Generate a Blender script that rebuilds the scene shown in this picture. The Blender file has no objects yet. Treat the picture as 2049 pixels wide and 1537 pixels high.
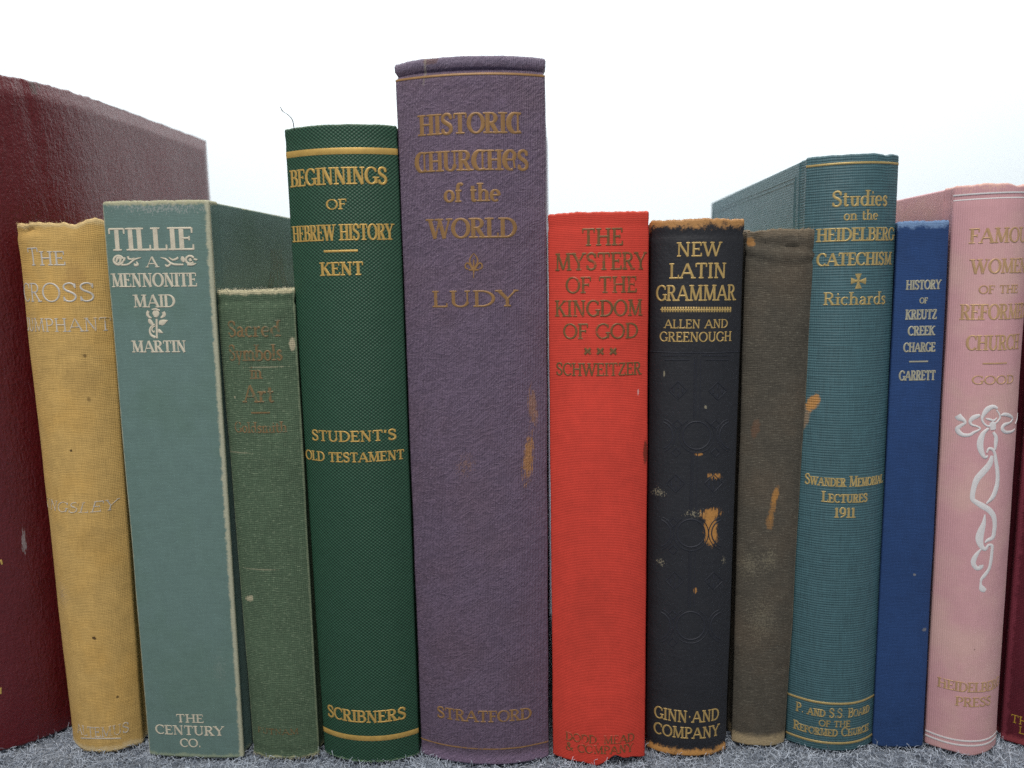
import bpy, bmesh, math, random
from mathutils import Matrix, Vector, noise as mn

random.seed(7)
scene = bpy.context.scene
MM = 0.001

# ------------------------------------------------------------------ camera
CAM_AXES = [[0.997869, 0.005101, 0.065057], [0.063661, 0.142997, -0.987674], [-0.014341, 0.98971, 0.142368]]
cam_data = bpy.data.cameras.new('camera')
cam_data.sensor_fit = 'HORIZONTAL'
cam_data.sensor_width = 36.0
cam_data.lens = 27.12
cam_data.clip_start = 0.01
cam_data.clip_end = 50.0
cam_data.dof.use_dof = True
cam_data.dof.focus_distance = 0.285
cam_data.dof.aperture_fstop = 9.0
cam = bpy.data.objects.new('camera', cam_data)
scene.collection.objects.link(cam)
cam.matrix_world = Matrix.Translation((0, 0, 0.187)) @ Matrix(CAM_AXES).to_4x4()
scene.camera = cam

# ------------------------------------------------------------------ light
world = bpy.data.worlds.new('World')
scene.world = world
world.use_nodes = True
bgn = world.node_tree.nodes['Background']
bgn.inputs['Color'].default_value = (0.93, 0.97, 1.0, 1)
bgn.inputs['Strength'].default_value = 0.28

def area(name, loc, target, sx, sy, power, col):
    l = bpy.data.lights.new(name, 'AREA')
    l.shape = 'RECTANGLE'; l.size = sx; l.size_y = sy
    l.energy = power; l.color = col
    o = bpy.data.objects.new(name, l)
    scene.collection.objects.link(o)
    o.location = loc
    o.rotation_euler = (Vector(target) - Vector(loc)).to_track_quat('-Z', 'Y').to_euler()
    return o
area('ceiling_light', (-0.12, -0.40, 1.20), (0, 0.3, 0.14), 0.75, 0.6, 14.1, (1.0, 0.97, 0.93))
area('added_wall_wash', (0.0, 1.05, 1.5), (0, 1.75, 0.45), 3.4, 0.5, 46.0, (0.96, 0.99, 1.0))  # added lamp out of view, brightens the wall until it blows out

scene.view_settings.view_transform = 'Standard'
scene.view_settings.look = 'None'
scene.view_settings.exposure = 0.0
scene.view_settings.gamma = 1.0
scene.view_settings.use_curve_mapping = False
scene.render.engine = 'CYCLES'
scene.cycles.use_denoising = False
scene.cycles.sample_clamp_indirect = 2.0
scene.cycles.max_bounces = 6

# ------------------------------------------------------------------ measured data (millimetres)
# per book: x, y of the spine foot, half width, lean, height, roundness; text = (words, style, s left, s right, z base, cap height, first, last visible letter)
BOOKS = {'yellow': {'x': -185.93,
            'y': 279.85,
            'hw': 16.05,
            'lean': 0.0052,
            'H': 207.49,
            'b': 7.5,
            'p': 2.2,
            'depth': 130.0,
            'taper': 0.08,
            'text': [('The', 'sc_light', -10.39, 4.81, 192.19, 6.43, 0, 3), ('CROSS', 'light', -11.35, 13.19, 178.96, 6.88, 1, 5),
                     ('TRIUMPHANT', 'light', -17.42, 13.41, 168.0, 4.95, 2, 9), ('KINGSLEY', 'slant', -16.37, 14.85, 99.1, 4.11, 1, 8),
                     ('ALTEMUS', 'light', -10.29, 13.43, 6.91, 4.26, 0, 7)],
            'band': [],
            'whiteband': [],
            'orn': [[(-7.95, 5.13, 0.45), (-5.35, 5.75, 0.44), (-3.18, 6.1, 0.44), (-1.23, 6.28, 0.43), (0.57, 6.35, 0.43), (2.29, 6.33, 0.43), (3.93, 6.23, 0.43),
                     (5.5, 6.04, 0.43), (7.04, 5.78, 0.43), (8.54, 5.45, 0.42), (10.03, 5.05, 0.42)]],
            'patch': [(0.8, 123.26, 0.58, 0.58, 0, 'dark', 0.9, 0), (3.09, 48.46, 1.03, 0.72, 20, 'dark', 0.9, 0), (8.51, 142.59, 0.75, 1.13, 0, 'dark', 0.45, 0),
                      (8.38, 158.94, 0.74, 0.74, 0, 'dark', 0.6, 0), (6.94, 150.04, 7.48, 7.48, 0, 'dark', 0.15, 0), (9.96, 22.68, 0.63, 0.63, 0, 'dark', 0.8, 0),
                      (-10.84, 64.91, 4.33, 5.64, 0, 'greyish', 0.25, 2), (7.23, 186.88, 3.98, 7.23, 0, 'brown', 0.2, 0),
                      (7.46, 88.07, 7.92, 5.94, 0, 'dark', 0.12, 0)]},
 'tillie': {'x': -144.93,
            'y': 271.96,
            'hw': 19.44,
            'lean': 0.0042,
            'H': 214.27,
            'b': 1.2,
            'p': 4,
            'depth': 135.0,
            'taper': 0.01,
            'text': [('TILLIE', 'cream', -18.04, 13.64, 196.86, 7.88, 0, 6), ('A', 'cream', -4.38, 0.03, 190.87, 3.71, 0, 1),
                     ('MENNONITE', 'cream', -18.08, 13.66, 183.93, 4.8, 0, 9), ('MAID', 'cream', -10.21, 5.2, 176.6, 4.48, 0, 4),
                     ('MARTIN', 'cream', -12.19, 8.07, 160.29, 4.19, 0, 6), ('THE', 'cream', -6.5, 4.69, 14.98, 3.37, 0, 3),
                     ('CENTURY', 'cream', -15.6, 12.55, 9.69, 3.81, 0, 7), ('CO.', 'cream', -5.64, 2.95, 4.59, 3.41, 0, 3)],
            'band': [],
            'whiteband': [],
            'orn': [[(-12.95, 192.93, 0.84), (-13.14, 192.64, 0.84), (-13.4, 192.39, 0.84), (-13.71, 192.19, 0.84), (-14.06, 192.04, 0.84), (-14.43, 191.95, 0.84),
                     (-14.82, 191.93, 0.84), (-15.2, 191.98, 0.84), (-15.56, 192.08, 0.84), (-15.89, 192.25, 0.84), (-16.16, 192.47, 0.84), (-16.37, 192.74, 0.84),
                     (-16.5, 193.03, 0.84), (-16.55, 193.35, 0.84), (-16.52, 193.67, 0.84), (-16.41, 193.98, 0.84), (-16.22, 194.27, 0.84), (-15.96, 194.53, 0.84),
                     (-15.65, 194.74, 0.84), (-15.3, 194.9, 0.84), (-14.92, 194.99, 0.84), (-14.53, 195.03, 0.84), (-14.15, 195.0, 0.84), (-13.8, 194.9, 0.84),
                     (-13.48, 194.74, 0.84), (-13.21, 194.53, 0.84), (-13.0, 194.28, 0.84), (-12.86, 193.99, 0.84)],
                    [(-15.62, 192.69, 0.65), (-14.94, 194.13, 1.03), (-13.85, 194.28, 0.97), (-14.11, 192.67, 0.77), (-15.07, 192.42, 0.52)],
                    [(-12.24, 194.58, 0.84), (-12.4, 193.61, 0.84), (-13.29, 192.66, 0.45)],
                    [(-13.55, 191.79, 0.58), (-11.08, 191.99, 0.71), (-8.91, 193.41, 0.64), (-7.5, 194.04, 0.58), (-5.97, 194.34, 0.26)],
                    [(-10.9, 194.88, 0.9), (-10.64, 193.92, 0.71), (-9.55, 193.84, 0.58), (-8.33, 194.27, 0.32)],
                    [(-8.66, 192.35, 0.39), (-8.45, 191.63, 0.84), (-7.51, 191.88, 0.97), (-7.86, 192.98, 0.32)],
                    [(1.14, 194.26, 0.26), (2.83, 193.76, 0.64), (4.55, 192.3, 0.77), (6.34, 191.73, 0.77), (9.3, 191.7, 0.64)],
                    [(4.14, 194.32, 0.32), (5.47, 193.41, 0.64), (6.81, 193.72, 0.83), (7.58, 194.28, 0.83)],
                    [(4.9, 192.45, 0.39), (4.0, 191.5, 0.77), (3.14, 191.19, 0.84), (2.62, 191.83, 0.39)],
                    [(9.02, 194.65, 0.64), (9.11, 193.63, 1.6), (9.37, 192.57, 0.64)],
                    [(12.88, 192.66, 0.83), (12.71, 192.45, 0.83), (12.5, 192.27, 0.83), (12.26, 192.13, 0.83), (11.99, 192.04, 0.83), (11.72, 192.0, 0.83),
                     (11.44, 192.01, 0.83), (11.18, 192.06, 0.83), (10.93, 192.17, 0.83), (10.71, 192.32, 0.83), (10.53, 192.51, 0.83), (10.39, 192.73, 0.83),
                     (10.31, 192.97, 0.83), (10.27, 193.23, 0.83), (10.29, 193.49, 0.83), (10.36, 193.74, 0.83), (10.48, 193.98, 0.83), (10.65, 194.2, 0.83),
                     (10.85, 194.38, 0.83), (11.09, 194.53, 0.83), (11.35, 194.63, 0.83), (11.63, 194.68, 0.83), (11.9, 194.68, 0.83), (12.17, 194.63, 0.83),
                     (12.42, 194.54, 0.83), (12.64, 194.4, 0.83), (12.83, 194.22, 0.83), (12.97, 194.0, 0.83)],
                    [(11.57, 193.82, 0.96), (11.99, 192.86, 1.15)], [(10.61, 191.68, 0.64), (12.23, 191.6, 0.9), (13.87, 192.1, 0.26)],
                    [(13.01, 193.65, 0.51), (13.8, 193.42, 0.71), (14.4, 193.41, 0.13)], [(-2.19, 175.48, 1.64), (-2.18, 174.34, 2.62), (-2.35, 173.03, 1.18)],
                    [(-4.8, 175.34, 0.98), (-5.34, 174.19, 1.12), (-4.81, 173.11, 0.85), (-3.82, 172.77, 0.39)],
                    [(0.57, 174.97, 1.11), (0.82, 173.82, 1.31), (-0.45, 172.75, 0.53)], [(-3.58, 175.82, 0.46), (-2.06, 175.91, 0.65), (-0.58, 175.44, 0.39)],
                    [(-2.09, 172.43, 0.79), (-2.31, 168.75, 0.73), (-2.51, 165.38, 0.73)],
                    [(-5.04, 172.39, 0.39), (-4.6, 171.56, 1.51), (-3.83, 170.57, 1.12), (-3.36, 170.07, 0.2)],
                    [(-1.3, 170.39, 0.33), (-0.59, 170.88, 1.97), (0.63, 171.36, 1.64), (2.12, 171.85, 0.1)],
                    [(-2.85, 170.56, 0.46), (-4.43, 169.42, 0.66), (-4.95, 167.94, 0.73), (-4.49, 166.51, 0.86), (-3.03, 165.71, 0.99)],
                    [(-2.63, 169.9, 0.33), (-3.68, 169.41, 0.46), (-4.1, 168.43, 0.53), (-3.49, 167.6, 0.53), (-3.17, 168.26, 0.33)],
                    [(-1.77, 168.74, 0.66), (-1.33, 167.92, 1.39), (-0.05, 167.32, 0.1)]],
            'patch': [(3.98, 211.61, 19.01, 2.07, 0, 'white', 0.22, 2), (12.51, 37.28, 3.29, 6.17, 0, 'white', 0.05, 2)]},
 'olive': {'x': -109.71,
           'y': 275.1,
           'hw': 13.87,
           'lean': -0.0066,
           'H': 182.4,
           'b': 3.5,
           'p': 2.5,
           'depth': 115.0,
           'taper': 0.043,
           'text': [('Sacred', 'faded', -10.17, 9.1, 165.56, 5.76, 0, 6), ('Symbols', 'faded', -10.58, 9.3, 156.85, 5.81, 0, 7),
                    ('in', 'faded', -2.54, 1.82, 150.26, 4.94, 0, 2), ('Art', 'faded', -5.69, 5.69, 141.59, 6.27, 0, 3),
                    ('Goldsmith', 'faded', -10.4, 9.38, 130.24, 3.92, 0, 9), ('PUTNAM', 'faded', -10.72, 6.91, 10.3, 2.32, 0, 6)],
           'band': [(-3.08, 3.7, 137.7, 0.56)],
           'whiteband': [],
           'patch': [(12.86, 162.59, 1.27, 2.91, 0, 'pale', 0.9, 0), (-9.6, 65.61, 2.04, 1.22, -10, 'pale', 0.8, 1), (-9.34, 143.34, 0.37, 0.56, 0, 'pale', 0.7, 0),
                     (-11.42, 122.5, 8.66, 0.31, 0, 'pale', 0.35, 1), (2.98, 154.42, 7.3, 0.29, 0, 'pale', 0.4, 1), (-4.18, 77.48, 7.93, 0.32, 0, 'pale', 0.3, 1)]},
 'green': {'x': -75.82,
           'y': 276.54,
           'hw': 19.57,
           'lean': -0.0065,
           'H': 238.56,
           'b': 6.0,
           'p': 2.2,
           'depth': 155.0,
           'taper': 0.031,
           'text': [('BEGINNINGS', 'cond', -18.99, 16.6, 218.32, 5.72, 0, 10), ('OF', 'bold', -4.65, 2.51, 209.87, 3.4, 0, 2),
                    ('HEBREW HISTORY', 'cond', -19.58, 18.16, 199.19, 5.49, 0, 14), ('KENT', 'bold', -8.12, 7.22, 187.07, 4.53, 0, 4),
                    ("STUDENT'S", 'bold', -16.35, 16.43, 127.08, 3.89, 0, 9), ('OLD TESTAMENT', 'bold', -20.39, 19.19, 119.43, 3.55, 0, 13),
                    ('SCRIBNERS', 'bold', -17.31, 15.87, 16.89, 4.75, 0, 9)],
           'band': [(None, None, 229.54, 2.17), (-6.43, 5.56, 195.5, 0.78), (None, None, 10.25, 2.08)],
           'whiteband': [],
           'patch': [(4.57, 231.48, 14.98, 0.83, 0, 'pale', 0.0, 0)]},
 'purple': {'x': -31.07,
            'y': 277.17,
            'hw': 25.51,
            'lean': -0.0007,
            'H': 259.66,
            'b': 6.0,
            'p': 2.2,
            'depth': 175.0,
            'taper': 0.021,
            'text': [('HISTORI(', 'uncial', -17.62, 17.78, 234.34, 6.72, 0, 8), ('(HUR(H)S', 'uncial', -19.67, 19.96, 222.08, 6.64, 0, 8),
                     ('of the', 'black', -9.2, 10.07, 211.69, 6.05, 0, 6), ('WORLD', 'uncial', -15.31, 15.63, 199.3, 6.64, 0, 5),
                     ('LUDY', 'bold', -14.82, 15.88, 175.43, 5.59, 0, 4), ('STRATFORD', 'fadedbold', -18.45, 19.44, 17.85, 4.51, 0, 9)],
            'band': [(None, None, 253.7, 0.8), (None, None, 6.7, 0.46)],
            'whiteband': [],
            'orn': [[(0.63, 194.02, 0.18), (-0.52, 192.5, 0.49), (-0.8, 191.15, 0.55), (-0.09, 189.41, 0.56), (0.51, 188.48, 0.37)],
                    [(0.63, 194.02, 0.18), (1.71, 192.47, 0.49), (1.93, 191.11, 0.55), (1.15, 189.39, 0.56), (0.51, 188.48, 0.37)],
                    [(0.01, 188.48, 0.49), (-1.19, 190.54, 0.56), (-2.19, 190.37, 0.56), (-2.34, 189.14, 0.56), (-1.48, 188.57, 0.49)],
                    [(1.01, 188.47, 0.49), (2.29, 190.48, 0.55), (3.28, 190.28, 0.55), (3.38, 189.05, 0.56), (2.5, 188.51, 0.49)],
                    [(-1.24, 188.32, 0.56), (2.24, 188.26, 0.56)], [(0.58, 191.87, 0.43), (0.52, 188.78, 0.62), (0.44, 185.38, 0.25)]],
            'patch': [(19.01, 120.11, 2.05, 8.95, 5, 'tan', 0.75, 1), (-3.96, 118.39, 3.16, 4.47, 20, 'tan', 0.22, 2), (20.89, 138.84, 1.83, 7.33, -5, 'tan', 0.4, 1),
                      (1.49, 255.45, 25.7, 0.8, 0, 'plum', 0.75, 0), (-12.53, 258.62, 2.9, 1.45, 0, 'brown', 0.5, 0), (-14.76, 256.72, 0.49, 6.47, 8, 'pale', 0.35, 0)]},
 'red': {'x': 13.46,
         'y': 278.62,
         'hw': 17.83,
         'lean': -0.0026,
         'H': 207.66,
         'b': 5.0,
         'p': 2.4,
         'depth': 135.0,
         'taper': 0.0,
         'text': [('THE', 'plain', -5.97, 8.5, 196.07, 5.8, 0, 3), ('MYSTERY', 'plain', -15.84, 17.61, 187.67, 5.85, 0, 7),
                  ('OF THE', 'plain', -11.82, 13.69, 179.69, 5.55, 0, 6), ('KINGDOM', 'plain', -16.0, 16.03, 171.49, 5.6, 0, 7),
                  ('OF GOD', 'plain', -12.9, 14.42, 163.55, 5.3, 0, 6), ('SCHWEITZER', 'plain', -15.81, 15.78, 150.37, 4.48, 0, 10),
                  ('DODD, MEAD', 'plainworn', -13.13, 13.79, 8.58, 3.3, 0, 10), ('& COMPANY', 'plainworn', -13.16, 13.38, 4.43, 3.32, 0, 9)],
         'band': [],
         'whiteband': [],
         'orn': [[(-5.05, 160.22, 0.89), (-2.94, 158.07, 0.89)], [(-2.93, 160.21, 0.89), (-5.06, 158.08, 0.89)], [(-5.05, 159.15, 0.36), (-2.93, 159.14, 0.36)],
                 [(-0.64, 160.19, 0.89), (1.47, 158.04, 0.89)], [(1.47, 160.17, 0.89), (-0.64, 158.06, 0.89)], [(-0.64, 159.13, 0.36), (1.47, 159.1, 0.36)],
                 [(3.94, 160.13, 0.89), (6.09, 157.95, 0.89)], [(6.09, 160.08, 0.89), (3.95, 158.0, 0.89)], [(3.95, 159.06, 0.36), (6.09, 159.02, 0.36)]],
         'patch': [(17.8, 121.43, 1.12, 5.24, 0, 'dark', 0.7, 0), (14.56, 143.88, 0.36, 1.27, 0, 'white', 0.5, 0), (-3.56, 54.58, 11.88, 23.75, 0, 'dark', 0.1, 0)]},
 'black': {'x': 47.99,
           'y': 285.27,
           'hw': 16.1,
           'lean': 0.0029,
           'H': 204.87,
           'b': 5.5,
           'p': 2.2,
           'depth': 130.0,
           'taper': 0.033,
           'text': [('NEW', 'plain', -7.83, 7.85, 191.9, 4.87, 0, 3), ('LATIN', 'plain', -10.15, 9.86, 184.2, 5.26, 0, 5),
                    ('GRAMMAR', 'plain', -14.85, 14.05, 176.27, 5.48, 0, 7), ('ALLEN AND', 'plain', -11.71, 11.13, 166.48, 3.04, 0, 9),
                    ('GREENOUGH', 'plain', -13.33, 12.85, 161.64, 3.41, 0, 9), ('GINN·AND', 'plain', -13.78, 12.92, 14.25, 4.77, 0, 8),
                    ('COMPANY', 'plain', -13.92, 13.19, 7.57, 4.59, 0, 7)],
           'band': [],
           'whiteband': [],
           'orn_gold': [[(-13.1, 173.12, 0.54), (12.16, 172.93, 0.54)], [(-12.72, 173.12, 1.89), (-12.09, 173.13, 1.89)],
                        [(-11.76, 173.14, 1.89), (-11.14, 173.15, 1.88)], [(-10.82, 173.15, 1.88), (-10.21, 173.16, 1.88)],
                        [(-9.89, 173.16, 1.88), (-9.28, 173.17, 1.88)], [(-8.97, 173.17, 1.88), (-8.37, 173.17, 1.88)], [(-8.06, 173.17, 1.88), (-7.47, 173.18, 1.87)],
                        [(-7.15, 173.18, 1.87), (-6.57, 173.18, 1.87)], [(-6.26, 173.18, 1.87), (-5.68, 173.18, 1.87)], [(-5.37, 173.18, 1.87), (-4.79, 173.18, 1.87)],
                        [(-4.48, 173.18, 1.87), (-3.9, 173.18, 1.87)], [(-3.59, 173.18, 1.87), (-3.01, 173.18, 1.87)], [(-2.71, 173.18, 1.87), (-2.13, 173.18, 1.87)],
                        [(-1.82, 173.17, 1.87), (-1.24, 173.17, 1.87)], [(-0.93, 173.17, 1.87), (-0.35, 173.16, 1.87)], [(-0.04, 173.16, 1.87), (0.55, 173.16, 1.87)],
                        [(0.86, 173.15, 1.87), (1.45, 173.15, 1.87)], [(1.76, 173.14, 1.86), (2.35, 173.14, 1.87)], [(2.67, 173.13, 1.87), (3.26, 173.13, 1.87)],
                        [(3.58, 173.12, 1.87), (4.19, 173.11, 1.87)], [(4.51, 173.11, 1.87), (5.12, 173.1, 1.87)], [(5.45, 173.09, 1.87), (6.07, 173.08, 1.87)],
                        [(6.41, 173.07, 1.87), (7.04, 173.06, 1.87)], [(7.38, 173.05, 1.87), (8.03, 173.04, 1.87)], [(8.38, 173.03, 1.87), (9.05, 173.01, 1.87)],
                        [(9.41, 173.0, 1.87), (10.1, 172.99, 1.87)], [(10.46, 172.98, 1.88), (11.17, 172.96, 1.88)], [(11.56, 172.95, 1.88), (12.29, 172.93, 1.88)]],
           'orn_blind': [[(-6.49, 147.25, 0.37), (-3.28, 144.02, 0.37), (-6.38, 140.63, 0.37), (-9.64, 143.8, 0.37), (-6.49, 147.25, 0.37)],
                         [(-6.47, 146.42, 0.73), (-6.44, 144.77, 0.73)], [(-4.87, 144.82, 0.73), (-4.84, 143.17, 0.73)], [(-6.42, 143.12, 0.74), (-6.39, 141.46, 0.74)],
                         [(-8.04, 144.71, 0.74), (-8.01, 143.05, 0.74)],
                         [(7.73, 146.98, 0.37), (11.56, 143.46, 0.37), (7.94, 140.37, 0.37), (4.42, 143.8, 0.37), (7.73, 146.98, 0.37)],
                         [(7.76, 146.16, 0.73), (7.81, 144.51, 0.73)], [(9.62, 144.41, 0.74), (9.68, 142.75, 0.74)], [(7.86, 142.85, 0.74), (7.92, 141.2, 0.74)],
                         [(6.08, 144.58, 0.73), (6.12, 142.93, 0.73)],
                         [(-6.74, 112.56, 0.38), (-3.44, 109.33, 0.38), (-6.62, 105.71, 0.38), (-10.0, 108.83, 0.38), (-6.74, 112.56, 0.38)],
                         [(-6.72, 111.71, 0.76), (-6.69, 110.0, 0.76)], [(-5.07, 110.11, 0.76), (-5.04, 108.4, 0.76)], [(-6.67, 108.29, 0.76), (-6.64, 106.57, 0.76)],
                         [(-8.34, 109.86, 0.76), (-8.31, 108.15, 0.76)],
                         [(7.22, 112.6, 0.38), (11.11, 108.84, 0.38), (7.43, 105.75, 0.38), (3.85, 109.36, 0.38), (7.22, 112.6, 0.38)],
                         [(7.24, 111.75, 0.76), (7.3, 110.04, 0.76)], [(9.14, 109.89, 0.76), (9.19, 108.17, 0.76)], [(7.35, 108.33, 0.76), (7.4, 106.61, 0.76)],
                         [(5.53, 110.14, 0.76), (5.58, 108.44, 0.76)],
                         [(-6.49, 74.89, 0.39), (-3.09, 71.64, 0.39), (-6.37, 67.79, 0.4), (-9.84, 70.87, 0.4), (-6.49, 74.89, 0.39)],
                         [(-6.47, 74.01, 0.79), (-6.44, 72.24, 0.79)], [(-4.77, 72.4, 0.79), (-4.74, 70.63, 0.79)], [(-6.42, 70.46, 0.79), (-6.39, 68.68, 0.79)],
                         [(-8.14, 72.02, 0.79), (-8.11, 70.25, 0.79)],
                         [(8.39, 74.89, 0.39), (12.57, 70.71, 0.4), (8.62, 67.75, 0.4), (4.84, 71.65, 0.39), (8.39, 74.89, 0.39)],
                         [(8.42, 74.0, 0.79), (8.48, 72.22, 0.79)], [(10.44, 71.95, 0.79), (10.51, 70.16, 0.8)], [(8.54, 70.43, 0.79), (8.59, 68.65, 0.79)],
                         [(6.61, 72.41, 0.79), (6.66, 70.63, 0.79)],
                         [(5.62, 127.24, 0.56), (5.52, 126.04, 0.56), (5.13, 124.91, 0.56), (4.48, 123.92, 0.56), (3.62, 123.11, 0.56), (2.61, 122.53, 0.56),
                          (1.48, 122.19, 0.56), (0.32, 122.12, 0.56), (-0.84, 122.33, 0.56), (-1.91, 122.8, 0.56), (-2.85, 123.5, 0.56), (-3.61, 124.42, 0.56),
                          (-4.15, 125.48, 0.56), (-4.44, 126.66, 0.56), (-4.46, 127.87, 0.56), (-4.22, 129.05, 0.56), (-3.72, 130.15, 0.56), (-3.0, 131.09, 0.56),
                          (-2.09, 131.83, 0.56), (-1.05, 132.32, 0.56), (0.09, 132.53, 0.56), (1.24, 132.46, 0.56), (2.37, 132.1, 0.56), (3.41, 131.48, 0.56),
                          (4.3, 130.63, 0.56), (5.0, 129.6, 0.56), (5.45, 128.45, 0.56), (5.62, 127.24, 0.56)],
                         [(3.52, 132.93, 0.37), (4.55, 132.17, 0.37), (5.45, 131.23, 0.37), (6.17, 130.14, 0.37), (6.67, 128.94, 0.37), (6.94, 127.68, 0.37),
                          (6.95, 126.42, 0.37), (6.71, 125.19, 0.37), (6.22, 124.05, 0.37), (5.52, 123.04, 0.37), (4.63, 122.19, 0.37), (3.59, 121.52, 0.37),
                          (2.45, 121.07, 0.37), (1.25, 120.83, 0.37), (0.03, 120.83, 0.37), (-1.17, 121.07, 0.37), (-2.3, 121.53, 0.37), (-3.32, 122.2, 0.37),
                          (-4.2, 123.07, 0.37), (-4.89, 124.08, 0.37), (-5.39, 125.23, 0.37), (-5.67, 126.45, 0.37), (-5.71, 127.72, 0.37), (-5.53, 128.97, 0.37),
                          (-5.11, 130.16, 0.37), (-4.49, 131.25, 0.37), (-3.69, 132.19, 0.37), (-2.73, 132.94, 0.37)],
                         [(4.46, 90.2, 0.58), (4.35, 88.96, 0.58), (3.95, 87.79, 0.58), (3.3, 86.76, 0.58), (2.43, 85.91, 0.58), (1.39, 85.29, 0.58), (0.24, 84.93, 0.58),
                          (-0.96, 84.83, 0.58), (-2.14, 85.02, 0.58), (-3.24, 85.47, 0.58), (-4.21, 86.17, 0.58), (-4.99, 87.08, 0.58), (-5.55, 88.17, 0.58),
                          (-5.84, 89.37, 0.58), (-5.86, 90.63, 0.58), (-5.61, 91.88, 0.58), (-5.1, 93.04, 0.58), (-4.35, 94.05, 0.58), (-3.42, 94.85, 0.58),
                          (-2.34, 95.39, 0.58), (-1.18, 95.63, 0.58), (0.01, 95.58, 0.58), (1.16, 95.23, 0.58), (2.22, 94.59, 0.58), (3.13, 93.72, 0.58),
                          (3.83, 92.65, 0.58), (4.28, 91.45, 0.58), (4.46, 90.2, 0.58)],
                         [(2.33, 96.1, 0.38), (3.38, 95.32, 0.38), (4.29, 94.34, 0.39), (5.01, 93.2, 0.39), (5.52, 91.96, 0.39), (5.79, 90.65, 0.39), (5.8, 89.34, 0.39),
                          (5.55, 88.07, 0.39), (5.06, 86.9, 0.39), (4.35, 85.85, 0.39), (3.44, 84.96, 0.39), (2.39, 84.26, 0.39), (1.23, 83.77, 0.39),
                          (-0.0, 83.51, 0.39), (-1.25, 83.49, 0.39), (-2.48, 83.7, 0.39), (-3.64, 84.14, 0.39), (-4.69, 84.8, 0.39), (-5.6, 85.65, 0.39),
                          (-6.32, 86.67, 0.39), (-6.83, 87.83, 0.39), (-7.12, 89.09, 0.39), (-7.17, 90.4, 0.39), (-6.97, 91.72, 0.39), (-6.54, 92.98, 0.39),
                          (-5.9, 94.14, 0.39), (-5.06, 95.16, 0.39), (-4.08, 95.98, 0.38)],
                         [(5.32, 53.75, 0.6), (5.21, 52.46, 0.6), (4.8, 51.26, 0.6), (4.12, 50.21, 0.6), (3.21, 49.35, 0.6), (2.13, 48.73, 0.6), (0.94, 48.35, 0.6),
                          (-0.29, 48.26, 0.6), (-1.52, 48.45, 0.6), (-2.65, 48.91, 0.6), (-3.65, 49.62, 0.6), (-4.46, 50.55, 0.6), (-5.03, 51.66, 0.6),
                          (-5.33, 52.9, 0.6), (-5.36, 54.2, 0.6), (-5.1, 55.49, 0.6), (-4.57, 56.71, 0.6), (-3.8, 57.77, 0.6), (-2.84, 58.62, 0.6), (-1.73, 59.19, 0.6),
                          (-0.53, 59.45, 0.6), (0.7, 59.39, 0.6), (1.89, 59.02, 0.6), (2.99, 58.36, 0.6), (3.93, 57.43, 0.6), (4.66, 56.31, 0.6), (5.14, 55.05, 0.6),
                          (5.32, 53.75, 0.6)],
                         [(3.1, 59.91, 0.4), (4.19, 59.09, 0.4), (5.14, 58.05, 0.4), (5.9, 56.85, 0.4), (6.43, 55.53, 0.4), (6.71, 54.17, 0.4), (6.73, 52.81, 0.4),
                          (6.47, 51.51, 0.4), (5.95, 50.3, 0.4), (5.21, 49.24, 0.4), (4.27, 48.34, 0.4), (3.17, 47.64, 0.4), (1.97, 47.15, 0.4), (0.69, 46.89, 0.4),
                          (-0.6, 46.86, 0.4), (-1.87, 47.08, 0.4), (-3.06, 47.52, 0.4), (-4.15, 48.19, 0.4), (-5.08, 49.05, 0.4), (-5.82, 50.09, 0.4),
                          (-6.35, 51.27, 0.4), (-6.65, 52.57, 0.4), (-6.69, 53.92, 0.4), (-6.49, 55.29, 0.4), (-6.05, 56.61, 0.4), (-5.39, 57.84, 0.4),
                          (-4.54, 58.91, 0.4), (-3.52, 59.78, 0.4)],
                         [(-11.52, 131.83, 0.56), (-11.08, 131.68, 0.56), (-10.66, 131.5, 0.56), (-10.26, 131.27, 0.56), (-9.89, 131.01, 0.56), (-9.54, 130.71, 0.56),
                          (-9.23, 130.38, 0.56), (-8.95, 130.01, 0.56), (-8.71, 129.63, 0.56), (-8.5, 129.21, 0.56), (-8.33, 128.78, 0.56), (-8.2, 128.33, 0.56),
                          (-8.11, 127.87, 0.56), (-8.06, 127.41, 0.56), (-8.06, 126.93, 0.56), (-8.09, 126.46, 0.56), (-8.17, 125.98, 0.56), (-8.28, 125.52, 0.56),
                          (-8.44, 125.06, 0.56), (-8.63, 124.62, 0.56), (-8.87, 124.19, 0.56), (-9.13, 123.79, 0.56), (-9.44, 123.41, 0.56), (-9.77, 123.05, 0.56),
                          (-10.14, 122.72, 0.57), (-10.53, 122.43, 0.57), (-10.95, 122.16, 0.57), (-11.39, 121.94, 0.57)],
                         [(-11.15, 132.92, 0.37), (-10.62, 132.74, 0.37), (-10.11, 132.51, 0.37), (-9.63, 132.23, 0.37), (-9.18, 131.91, 0.37), (-8.77, 131.54, 0.37),
                          (-8.39, 131.14, 0.37), (-8.06, 130.7, 0.37), (-7.76, 130.22, 0.37), (-7.51, 129.72, 0.37), (-7.31, 129.2, 0.37), (-7.15, 128.65, 0.37),
                          (-7.04, 128.09, 0.37), (-6.99, 127.52, 0.37), (-6.98, 126.95, 0.37), (-7.02, 126.37, 0.37), (-7.11, 125.8, 0.37), (-7.25, 125.24, 0.37),
                          (-7.43, 124.69, 0.37), (-7.67, 124.15, 0.38), (-7.95, 123.64, 0.38), (-8.27, 123.15, 0.38), (-8.64, 122.69, 0.38), (-9.04, 122.26, 0.38),
                          (-9.48, 121.86, 0.38), (-9.95, 121.5, 0.38), (-10.46, 121.19, 0.38), (-10.99, 120.91, 0.38)],
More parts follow.
